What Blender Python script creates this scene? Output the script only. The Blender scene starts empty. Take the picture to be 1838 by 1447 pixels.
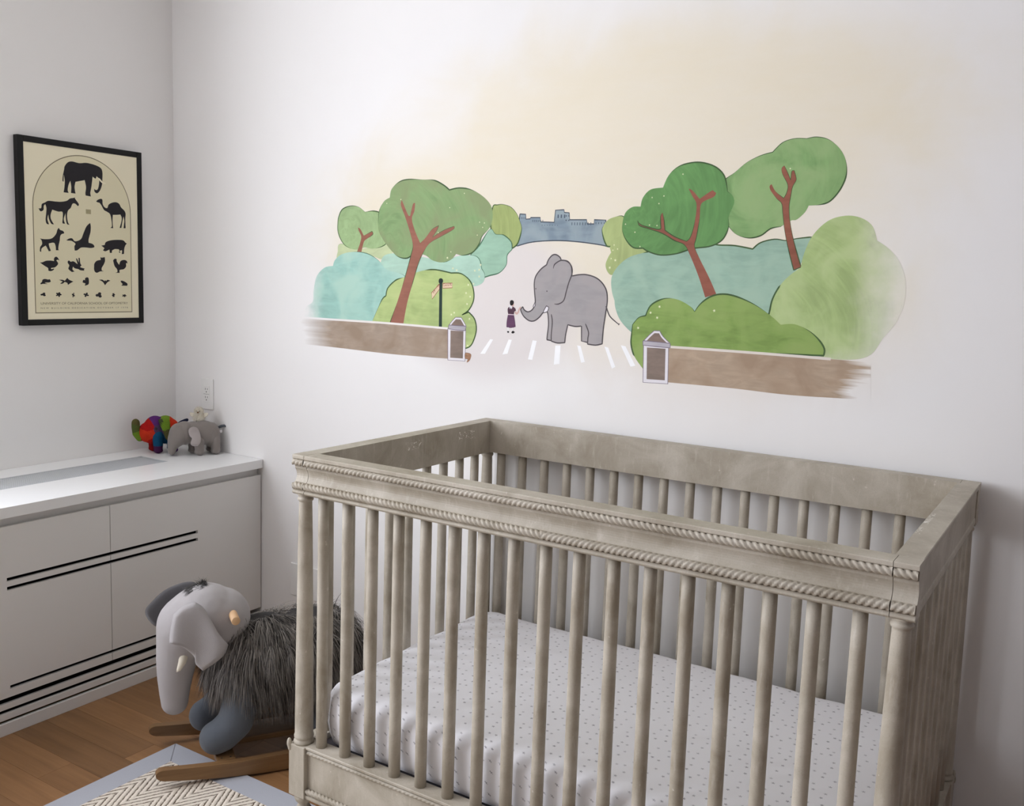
import bpy, bmesh, math, random
from mathutils import Vector, Matrix, noise
from mathutils.geometry import tessellate_polygon

random.seed(7)
SC = bpy.context.scene
COL = SC.collection

# ---------------------------------------------------------------- camera
def setup_camera():
    yaw, pitch, roll = (math.radians(a) for a in (32.1463, 7.0079, 2.0004))
    fwd = Vector((-math.sin(yaw) * math.cos(pitch), math.cos(yaw) * math.cos(pitch), -math.sin(pitch)))
    right = Vector((math.cos(yaw), math.sin(yaw), 0))
    up = right.cross(fwd)
    r2 = right * math.cos(roll) + up * math.sin(roll)
    u2 = -right * math.sin(roll) + up * math.cos(roll)
    cd = bpy.data.cameras.new('camera')
    cam = bpy.data.objects.new('camera', cd)
    m = Matrix((r2, u2, -fwd)).transposed().to_4x4()
    m.translation = Vector((3.1847, -2.4605, 1.4133))
    cam.matrix_world = m
    cd.sensor_fit = 'HORIZONTAL'
    cd.sensor_width = 36.0
    cd.lens = 1684.09 / 1838 * 36
    cd.shift_x = (919 - 928.83) / 1838
    cd.shift_y = (708.14 - 723.5) / 1838
    cd.clip_start = 0.05
    COL.objects.link(cam)
    SC.camera = cam
setup_camera()

# ---------------------------------------------------------------- world, daylight, exposure
WIN = (-4.25, -1.36, 0.82, 2.64)          # window opening in the left wall: y0, y1, z0, z1
w = bpy.data.worlds.new('sky'); SC.world = w; w.use_nodes = True
w.node_tree.nodes['Background'].inputs[0].default_value = (0.80, 0.90, 1.0, 1)
w.node_tree.nodes['Background'].inputs[1].default_value = 1.0
ld = bpy.data.lights.new('window_daylight', 'AREA')
ld.shape = 'RECTANGLE'; ld.size = WIN[1] - WIN[0]; ld.size_y = WIN[3] - WIN[2]
ld.energy = 160; ld.color = (0.89, 0.915, 1.0)
lo = bpy.data.objects.new('window_daylight', ld)
lo.location = (-0.115, (WIN[0] + WIN[1]) / 2, (WIN[2] + WIN[3]) / 2)
lo.rotation_euler = (math.radians(90), 0, math.radians(-90))
COL.objects.link(lo)
SC.view_settings.view_transform = 'Standard'
SC.view_settings.look = 'None'
SC.view_settings.exposure = 0.1
SC.view_settings.gamma = 1.0
SC.view_settings.use_curve_mapping = False
SC.cycles.max_bounces = 8
SC.cycles.diffuse_bounces = 5
SC.cycles.glossy_bounces = 3
SC.cycles.transparent_max_bounces = 16
SC.cycles.caustics_reflective = False
SC.cycles.caustics_refractive = False

# ---------------------------------------------------------------- drawn outlines, in metres: mural (x, z), poster (y, z)
MURAL={
'leaf_small':[(0.8757,1.5833),(0.8798,1.6064),(0.8974,1.6326),(0.9371,1.6432),(0.9723,1.6383),(1.0004,1.6219,1),(1.0416,1.6247),(1.0758,1.6117),(1.1105,1.5606),(1.0948,1.5158),(1.0442,1.4992),(1.001,1.5019),(0.9574,1.4948),(0.9128,1.5075),(0.8873,1.5337),(0.876,1.5602)],
'leaf_small_under':[(0.8903,1.5139),(0.9924,1.4986),(1.0864,1.5157),(1.1249,1.4842),(1.0791,1.4642),(1.0362,1.4732),(0.9489,1.4783),(0.8775,1.4605),(0.8771,1.4872)],
'trunk_small':[(0.9663,1.4871,1),(0.9847,1.5343),(0.972,1.5603),(0.9692,1.5701,1),(0.9807,1.5636),(0.9959,1.5422,1),(1.0327,1.5572,1),(1.0364,1.5463),(1.0091,1.5312),(0.9963,1.5201),(0.9857,1.4847,1)],
'leaf_big':[(1.0594,1.5862),(1.0628,1.6246),(1.0832,1.6562),(1.108,1.6685,1),(1.1157,1.6967),(1.1481,1.7192),(1.1886,1.7262),(1.2447,1.7235),(1.292,1.7205),(1.3312,1.7043),(1.3547,1.6887,1),(1.3925,1.6939),(1.4375,1.6882),(1.4824,1.6683),(1.5163,1.6383),(1.5248,1.6029),(1.5152,1.5703),(1.487,1.5435),(1.4768,1.5195),(1.4519,1.4921),(1.4147,1.4824),(1.388,1.4863,1),(1.3694,1.4694),(1.3311,1.4582),(1.2917,1.4649),(1.2635,1.48),(1.2193,1.4856),(1.1872,1.4693),(1.1459,1.475),(1.1077,1.5032),(1.0775,1.5349),(1.0617,1.5605)],
'trunk_big':[(1.1178,1.2504,1),(1.1496,1.3245),(1.1806,1.4088),(1.2032,1.4791),(1.2105,1.5106),(1.1998,1.5483),(1.1755,1.6048),(1.1566,1.6426),(1.1594,1.6601,1),(1.1679,1.6456),(1.1876,1.611),(1.1966,1.6078,1),(1.2069,1.6451),(1.2164,1.6493,1),(1.2139,1.6232),(1.2041,1.5984),(1.2172,1.5608),(1.2409,1.5197,1),(1.2619,1.5361),(1.2888,1.5641),(1.3158,1.5764,1),(1.3085,1.561),(1.2911,1.5387,1),(1.3357,1.5611),(1.3775,1.5745,1),(1.374,1.5636),(1.3285,1.5426),(1.2822,1.5207),(1.2591,1.4956),(1.2362,1.4545),(1.2137,1.3908),(1.1911,1.3198),(1.1764,1.2484,1)],
'leaf_far_left':[(1.5237,1.6323),(1.5414,1.6392),(1.5628,1.6401),(1.5914,1.6316),(1.6133,1.6111),(1.6246,1.5907,1),(1.6325,1.5675),(1.6267,1.5384),(1.6171,1.5179),(1.6,1.506,1),(1.5956,1.5265),(1.5664,1.5468),(1.5379,1.5437),(1.5188,1.5703)],
'teal_upper_left':[(1.5154,1.5644),(1.5377,1.5497),(1.5664,1.5468),(1.5956,1.5265),(1.6001,1.503,1),(1.5831,1.4851),(1.5807,1.4555),(1.5566,1.4312),(1.5208,1.4213),(1.499,1.4147,1),(1.484,1.4233),(1.4714,1.4653),(1.4447,1.4829),(1.477,1.5135)],
'teal_mid_left':[(1.079,1.4674),(1.1207,1.4841),(1.1788,1.4787),(1.2597,1.4737),(1.3388,1.4596),(1.392,1.479),(1.4522,1.483),(1.4786,1.4714),(1.4892,1.4415,1),(1.5009,1.4238),(1.4959,1.3995),(1.4668,1.3865),(1.4329,1.3915),(1.4018,1.415),(1.309,1.4124),(1.2462,1.3855),(1.1815,1.3706),(1.0802,1.4125)],
'teal_left':[(0.7178,1.2475,1),(0.7261,1.286),(0.7592,1.3081),(0.7634,1.3494),(0.777,1.3976),(0.8139,1.4291),(0.8552,1.4367,1),(0.864,1.457),(0.8953,1.4775),(0.9487,1.4868),(1.0101,1.4825),(1.0621,1.4607),(1.101,1.4292),(1.1806,1.4088),(1.174,1.3448),(1.1178,1.2504,1),(1.0408,1.2489),(0.9261,1.2481),(0.7881,1.249)],
'bush_lamp':[(1.0374,1.2474,1),(1.0573,1.2846),(1.0821,1.3282),(1.0988,1.3418,1),(1.1066,1.368),(1.1395,1.3949),(1.1724,1.4054),(1.213,1.4192),(1.2609,1.4312),(1.3084,1.4342),(1.3708,1.4252,1),(1.4091,1.4244),(1.4437,1.404),(1.4597,1.3741),(1.4609,1.3406),(1.4432,1.3092),(1.4173,1.2926,1),(1.4435,1.3031,1),(1.4667,1.2828),(1.4753,1.2526),(1.4689,1.2215),(1.4547,1.1959),(1.4324,1.1851,1),(1.4264,1.2498,1),(1.3611,1.2461),(1.1847,1.2457)],
'wall_left':[(0.7024,1.2488,1),(0.8348,1.2487),(1.1009,1.2495),(1.3627,1.2462,1),(1.3658,1.1478,1),(1.2691,1.1464),(1.1032,1.146),(0.8823,1.1507),(0.7033,1.1525,1)],
'pillar_left':[(1.3627,1.2462,1),(1.434,1.2472,1),(1.4345,1.1449,1),(1.3659,1.1434,1)],
'pillar_left_panel':[(1.3737,1.2406,1),(1.4251,1.2411,1),(1.4258,1.1529,1),(1.375,1.1517,1)],
'cap_left':[(1.3654,1.2576,1),(1.3994,1.257),(1.4352,1.2577,1),(1.4319,1.2427,1),(1.3968,1.2432),(1.3643,1.245,1)],
'roof_left':[(1.367,1.2577,1),(1.3797,1.2721),(1.3924,1.2839,1),(1.4153,1.2845,1),(1.4256,1.2714),(1.4352,1.2584,1),(1.3994,1.2576)],
'dog':[(1.4344,1.1697),(1.4442,1.1717),(1.4572,1.1683),(1.4561,1.1558),(1.4504,1.1461),(1.4415,1.1417),(1.4449,1.1519),(1.4349,1.1542)],
'lamp_post':[(1.3237,1.3942,1),(1.3354,1.3945,1),(1.3383,1.2498,1),(1.3258,1.2491,1)],
'lamp_ball':[(1.3205,1.3984),(1.3226,1.4047),(1.3288,1.4074),(1.3359,1.4051),(1.3384,1.3984),(1.3355,1.3921),(1.3285,1.39),(1.3222,1.3923)],
'sign_right':[(1.3371,1.3909,1),(1.3757,1.3933,1),(1.3762,1.3779,1),(1.3376,1.3754,1)],
'sign_left':[(1.3239,1.388,1),(1.3244,1.3718,1),(1.2955,1.3382,1),(1.2925,1.3588,1)],
'skyline':[(1.6246,1.6108,1),(1.6452,1.6099,1),(1.6468,1.5954,1),(1.6617,1.5961,1),(1.6638,1.5999,1),(1.6976,1.5997,1),(1.6991,1.5869,1),(1.747,1.5856,1),(1.7498,1.6211,1),(1.7789,1.6223,1),(1.7806,1.6142,1),(1.7966,1.6133,1),(1.7998,1.5929,1),(1.8564,1.5927,1),(1.8591,1.5806,1),(1.8814,1.5805,1),(1.8816,1.5926,1),(1.919,1.5914,1),(1.9311,1.5151,1),(1.9061,1.5203),(1.8427,1.5275),(1.778,1.5314),(1.7163,1.5302),(1.6625,1.5248),(1.6148,1.5128,1)],
'road':[(1.6077,1.5165,1),(1.6625,1.5248),(1.7163,1.5302),(1.778,1.5314),(1.8427,1.5275),(1.9061,1.5203),(1.9352,1.5152,1),(1.9594,1.4457),(2.0173,1.2729),(2.0593,1.1661,1),(1.7529,1.1139),(1.4386,1.128,1),(1.4536,1.272),(1.4592,1.3933),(1.5769,1.4675)],
'stripe0':[(1.5314,1.222,1),(1.5387,1.2213,1),(1.5089,1.1741,1),(1.4952,1.1731,1)],
'stripe1':[(1.6007,1.2252,1),(1.6087,1.2249,1),(1.594,1.1802,1),(1.5798,1.1772,1)],
'stripe2':[(1.6889,1.2281,1),(1.6989,1.2276,1),(1.6859,1.1684,1),(1.674,1.1683,1)],
'stripe3':[(1.7705,1.2179,1),(1.7828,1.2188,1),(1.7819,1.1628,1),(1.7673,1.1598,1)],
'stripe4':[(1.8447,1.2229,1),(1.8525,1.2223,1),(1.8694,1.1753,1),(1.86,1.1727,1)],
'stripe5':[(1.9358,1.2253,1),(1.9442,1.224,1),(1.9707,1.1682,1),(1.9627,1.1638,1)],
'stripe6':[(1.989,1.2326,1),(1.9993,1.2314,1),(2.0338,1.1769,1),(2.0227,1.1741,1)],
'elephant':[(1.6389,1.3218,1),(1.6469,1.3292,1),(1.6528,1.3198),(1.6669,1.3146),(1.6825,1.3231),(1.6908,1.3428),(1.6882,1.3697),(1.6851,1.4005),(1.6895,1.4237),(1.7066,1.4452),(1.7262,1.459,1),(1.7322,1.4743),(1.7449,1.4878),(1.758,1.4898),(1.7715,1.4825),(1.7763,1.4736,1),(1.7982,1.471),(1.8119,1.4552),(1.8154,1.4279,1),(1.8388,1.4323),(1.8643,1.433),(1.8942,1.4257),(1.9158,1.4115),(1.9314,1.39),(1.9363,1.3607),(1.9328,1.3236),(1.9276,1.2788),(1.9258,1.2332,1),(1.9042,1.228),(1.8778,1.2293,1),(1.8763,1.2344,1),(1.8569,1.237,1),(1.8547,1.2814,1),(1.8333,1.2791),(1.808,1.2826,1),(1.8019,1.2525),(1.8,1.2287,1),(1.7745,1.2259),(1.753,1.2303,1),(1.752,1.2318,1),(1.7376,1.2332,1),(1.738,1.2448),(1.7409,1.2797),(1.7372,1.3122),(1.7311,1.3196,1),(1.7205,1.3152),(1.7085,1.3011),(1.6908,1.2886),(1.6726,1.2876),(1.6537,1.2983),(1.643,1.3115)],
'ear_line':[(1.7502,1.4481),(1.7549,1.4615),(1.7763,1.4732),(1.7982,1.4699),(1.8128,1.4552),(1.8151,1.4347),(1.8055,1.4081),(1.7981,1.3814),(1.7906,1.3547),(1.7735,1.3433),(1.7581,1.3426)],
'leg_line1':[(1.7493,1.3116),(1.7539,1.2881),(1.7521,1.2495),(1.753,1.2303)],
'leg_line2':[(1.8672,1.2896),(1.879,1.2647),(1.8778,1.2459),(1.8778,1.2293)],
'tail_line':[(1.933,1.3439),(1.9456,1.3168),(1.9671,1.2995),(1.9785,1.2927)],
'tusk':[(1.7317,1.3361,1),(1.7399,1.3311,1),(1.7347,1.3186),(1.7205,1.3141,1),(1.7237,1.3231)],
'tusk_far':[(1.6915,1.3475,1),(1.6914,1.339),(1.6899,1.3312,1),(1.6835,1.3309,1)],
'eye1':[(1.7288,1.3801),(1.731,1.3821),(1.7333,1.3802),(1.7311,1.3779)],
'eye2':[(1.6898,1.386),(1.6915,1.3884),(1.693,1.3861),(1.6913,1.3837)],
'girl_head':[(1.599,1.3385),(1.6005,1.3456),(1.6068,1.348),(1.6128,1.3448),(1.6133,1.338),(1.6087,1.3318),(1.6018,1.3322)],
'girl_face':[(1.6073,1.3346,1),(1.6135,1.338),(1.6145,1.3327),(1.6116,1.3283),(1.6062,1.3292,1)],
'girl_top':[(1.592,1.321),(1.5974,1.3266),(1.6088,1.3282),(1.6192,1.3233),(1.6221,1.316,1),(1.6164,1.3125,1),(1.6147,1.3038,1),(1.5947,1.3028,1),(1.5923,1.3113)],
'girl_collar':[(1.5972,1.3309),(1.6019,1.33),(1.6089,1.3271),(1.6054,1.3195,1),(1.6031,1.3247),(1.6002,1.3192,1)],
'girl_belt':[(1.5947,1.3046,1),(1.6147,1.3043,1),(1.6145,1.3017,1),(1.5948,1.3016,1)],
'girl_skirt':[(1.5938,1.3011,1),(1.615,1.3017,1),(1.619,1.2847),(1.6223,1.2667,1),(1.6076,1.2626),(1.5901,1.2638,1),(1.5904,1.2811)],
'girl_arm':[(1.6197,1.3126),(1.625,1.3069),(1.6306,1.3121),(1.6345,1.3219),(1.6401,1.3281)],
'girl_leg1':[(1.5958,1.263),(1.5963,1.2507)],
'girl_leg2':[(1.6107,1.2628),(1.6127,1.2517)],
'girl_shoe1':[(1.5922,1.2498),(1.5965,1.2516),(1.6,1.2492),(1.596,1.2455)],
'girl_shoe2':[(1.6087,1.2487),(1.6132,1.2532),(1.6204,1.25),(1.616,1.2454),(1.6099,1.2455)],
'yg_far_right':[(1.9091,1.5585),(1.9128,1.5757),(1.9281,1.5928),(1.9534,1.6012),(1.9757,1.601),(1.9993,1.5728),(2.0017,1.5277),(1.9386,1.5157),(1.922,1.5241)],
'yg_right':[(1.9362,1.5128,1),(1.9504,1.5358),(1.9755,1.5456),(2.0268,1.5279),(2.0658,1.4948),(2.0048,1.4711),(1.9617,1.4445),(1.9461,1.4343),(1.9326,1.4438),(1.9251,1.4638),(1.9336,1.487),(1.9414,1.4986,1)],
'teal_right':[(1.9459,1.4124),(1.9492,1.4356),(1.9672,1.4618),(1.9977,1.4852),(2.0408,1.4989),(2.1253,1.515),(2.2186,1.5296),(2.2647,1.5236),(2.3096,1.5225),(2.3597,1.5141,1),(2.3802,1.5311),(2.417,1.5402),(2.4488,1.5368),(2.4745,1.5421),(2.5126,1.5464,1),(2.4939,1.4861),(2.4425,1.4019),(2.4199,1.3431),(2.2314,1.3228),(2.076,1.3148),(2.0343,1.2782),(2.0188,1.2727),(1.982,1.3041),(1.9641,1.338),(1.9596,1.3609,1),(1.9507,1.3837)],
'leaf_dark':[(1.9734,1.5841),(1.9814,1.6123),(2.0026,1.6278),(2.0274,1.6286,1),(2.0335,1.6536),(2.0556,1.6753),(2.0929,1.68,1),(2.1078,1.7123),(2.1361,1.7358),(2.1764,1.7452),(2.2111,1.7429),(2.246,1.7295),(2.27,1.7051),(2.2809,1.6654,1),(2.2955,1.6546),(2.3011,1.6361),(2.2927,1.6125),(2.287,1.5966,1),(2.2896,1.5728),(2.2802,1.5462),(2.2643,1.53),(2.2365,1.519),(2.1906,1.5131),(2.1442,1.4987),(2.0964,1.4941),(2.0592,1.5031),(2.0413,1.5124,1),(2.0119,1.5137),(1.9888,1.5333),(1.9748,1.5587)],
'trunk_dark':[(2.2353,1.3811,1),(2.2127,1.4371),(2.1861,1.4912),(2.1665,1.5226),(2.1362,1.5344),(2.099,1.5535),(2.0555,1.5672),(2.0273,1.5756),(2.0203,1.5896,1),(2.0334,1.5773),(2.0801,1.5656),(2.0934,1.5673,1),(2.0903,1.6004),(2.0957,1.6114,1),(2.1018,1.5893),(2.1057,1.5629,1),(2.1355,1.5454),(2.1718,1.5325,1),(2.1827,1.5456),(2.1921,1.5836),(2.1949,1.6321),(2.182,1.6539),(2.169,1.6756,1),(2.1822,1.6689),(2.2027,1.6471,1),(2.2274,1.6638),(2.2384,1.6699,1),(2.2491,1.6623,1),(2.2424,1.6518),(2.2174,1.6415),(2.2066,1.6293),(2.2059,1.5944),(2.2002,1.5457),(2.1961,1.5186),(2.2126,1.4862),(2.2416,1.438),(2.2662,1.3921,1)],
'leaf_right':[(2.2695,1.6946),(2.2971,1.7148),(2.3283,1.7398),(2.365,1.7565),(2.3963,1.7639,1),(2.4209,1.7872),(2.4514,1.7958),(2.4821,1.7943,1),(2.5071,1.797),(2.5376,1.7891),(2.5664,1.7657),(2.5833,1.7357),(2.5873,1.7012),(2.5762,1.6671),(2.5537,1.6377),(2.5294,1.628),(2.4993,1.6259,1),(2.4903,1.6083),(2.471,1.5906),(2.4557,1.5881),(2.4306,1.5728,1),(2.4045,1.5676),(2.379,1.5493),(2.3468,1.5429),(2.3133,1.5516),(2.2926,1.5701),(2.2834,1.5834,1),(2.2775,1.6046),(2.28,1.6364),(2.2741,1.6576),(2.2686,1.6735)],
'trunk_right':[(2.4724,1.4609,1),(2.4559,1.5111),(2.4418,1.5625),(2.4334,1.6087),(2.4291,1.6318),(2.4151,1.6448),(2.3978,1.6657),(2.3943,1.6771),(2.3993,1.6821,1),(2.4112,1.6629),(2.4334,1.6456,1),(2.4402,1.6597),(2.4414,1.6801),(2.4266,1.7059),(2.4229,1.7212),(2.4292,1.7286,1),(2.4393,1.7106),(2.4484,1.6911,1),(2.4495,1.7128),(2.456,1.7151,1),(2.4628,1.6922),(2.4548,1.6747),(2.4514,1.6494),(2.4494,1.6188),(2.4568,1.5728),(2.4704,1.5267),(2.491,1.4696,1)],
'bush_pale':[(2.4158,1.3482),(2.4223,1.3854),(2.441,1.4227),(2.4654,1.4494),(2.4901,1.468,1),(2.4954,1.5014),(2.5104,1.5424),(2.5335,1.5728),(2.562,1.5928),(2.6008,1.6),(2.6352,1.5924),(2.6606,1.5728),(2.6737,1.5386,1),(2.7025,1.5193),(2.7281,1.4905),(2.745,1.452),(2.7504,1.4132),(2.7466,1.374),(2.7312,1.3338),(2.7058,1.2976),(2.6803,1.2558),(2.6329,1.2396),(2.5577,1.2418),(2.4514,1.2736),(2.4086,1.3108)],
'bush_olive':[(2.0624,1.168,1),(2.0321,1.2032),(2.0194,1.237),(2.0191,1.2658),(2.0207,1.2947,1),(2.0385,1.3157),(2.06,1.3225,1),(2.0739,1.3515),(2.1035,1.3697),(2.1336,1.3748),(2.1638,1.3694),(2.1944,1.3541),(2.2069,1.3409,1),(2.2231,1.3636),(2.2507,1.3839),(2.2844,1.3922),(2.324,1.3868),(2.3749,1.3675),(2.4201,1.3405),(2.4483,1.3183,1),(2.4849,1.3213),(2.5222,1.3068),(2.5494,1.2852),(2.5652,1.263),(2.565,1.2449,1),(2.3169,1.2377),(2.1417,1.2367,1),(2.1394,1.1714,1)],
'wall_right':[(2.1324,1.2388,1),(2.3168,1.2393),(2.4803,1.2387),(2.5833,1.2375),(2.6819,1.2358,1),(2.6891,1.1427,1),(2.5653,1.1373),(2.461,1.1353),(2.3233,1.1387),(2.1383,1.1383,1)],
'pillar_right':[(2.0584,1.2396,1),(2.1354,1.2402,1),(2.1392,1.1338,1),(2.0625,1.1316,1)],
'pillar_right_panel':[(2.0694,1.2323,1),(2.1267,1.2328,1),(2.1295,1.1432,1),(2.0733,1.1418,1)],
'cap_right':[(2.0559,1.2509,1),(2.0981,1.2502),(2.1398,1.2484,1),(2.1405,1.236,1),(2.0989,1.2366),(2.0566,1.2383,1)],
'roof_right':[(2.0584,1.251,1),(2.0754,1.2692),(2.089,1.2814,1),(2.1062,1.2819,1),(2.1168,1.2672),(2.1391,1.2489,1),(2.0981,1.2502)],
}
FLOWERS=[(1.0959,1.6496),(1.1561,1.6614),(1.358,1.6329),(1.4141,1.6767),(1.4759,1.5864),(1.4943,1.584),(1.4882,1.5703),(1.4685,1.5464),(1.3671,1.4927),(1.3539,1.4735),(1.3142,1.5537),(1.3765,1.4401),(1.392,1.4344),(1.4797,1.4383),(1.4844,1.4535),(1.4628,1.4349),(1.4805,1.4172),(1.4591,1.3935),(1.439,1.3898),(1.4316,1.3633),(1.4478,1.3523),(1.4365,1.3286),(1.3865,1.2985),(1.3752,1.2917),(1.4472,1.2818),(1.4434,1.1952),(2.1503,1.7149),(2.0617,1.6531),(2.0972,1.6569),(2.0834,1.6363),(1.9831,1.5796),(2.0139,1.5571),(2.0318,1.5167),(2.058,1.5772),(2.0808,1.5756),(1.95,1.5204),(1.9615,1.5091),(1.9469,1.5055),(1.9423,1.4814),(1.9561,1.477),(1.9392,1.4554),(2.1016,1.3499),(2.075,1.3317),(2.0961,1.3186),(2.0389,1.2865),(2.2634,1.3463),(2.4453,1.7205)]
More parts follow.
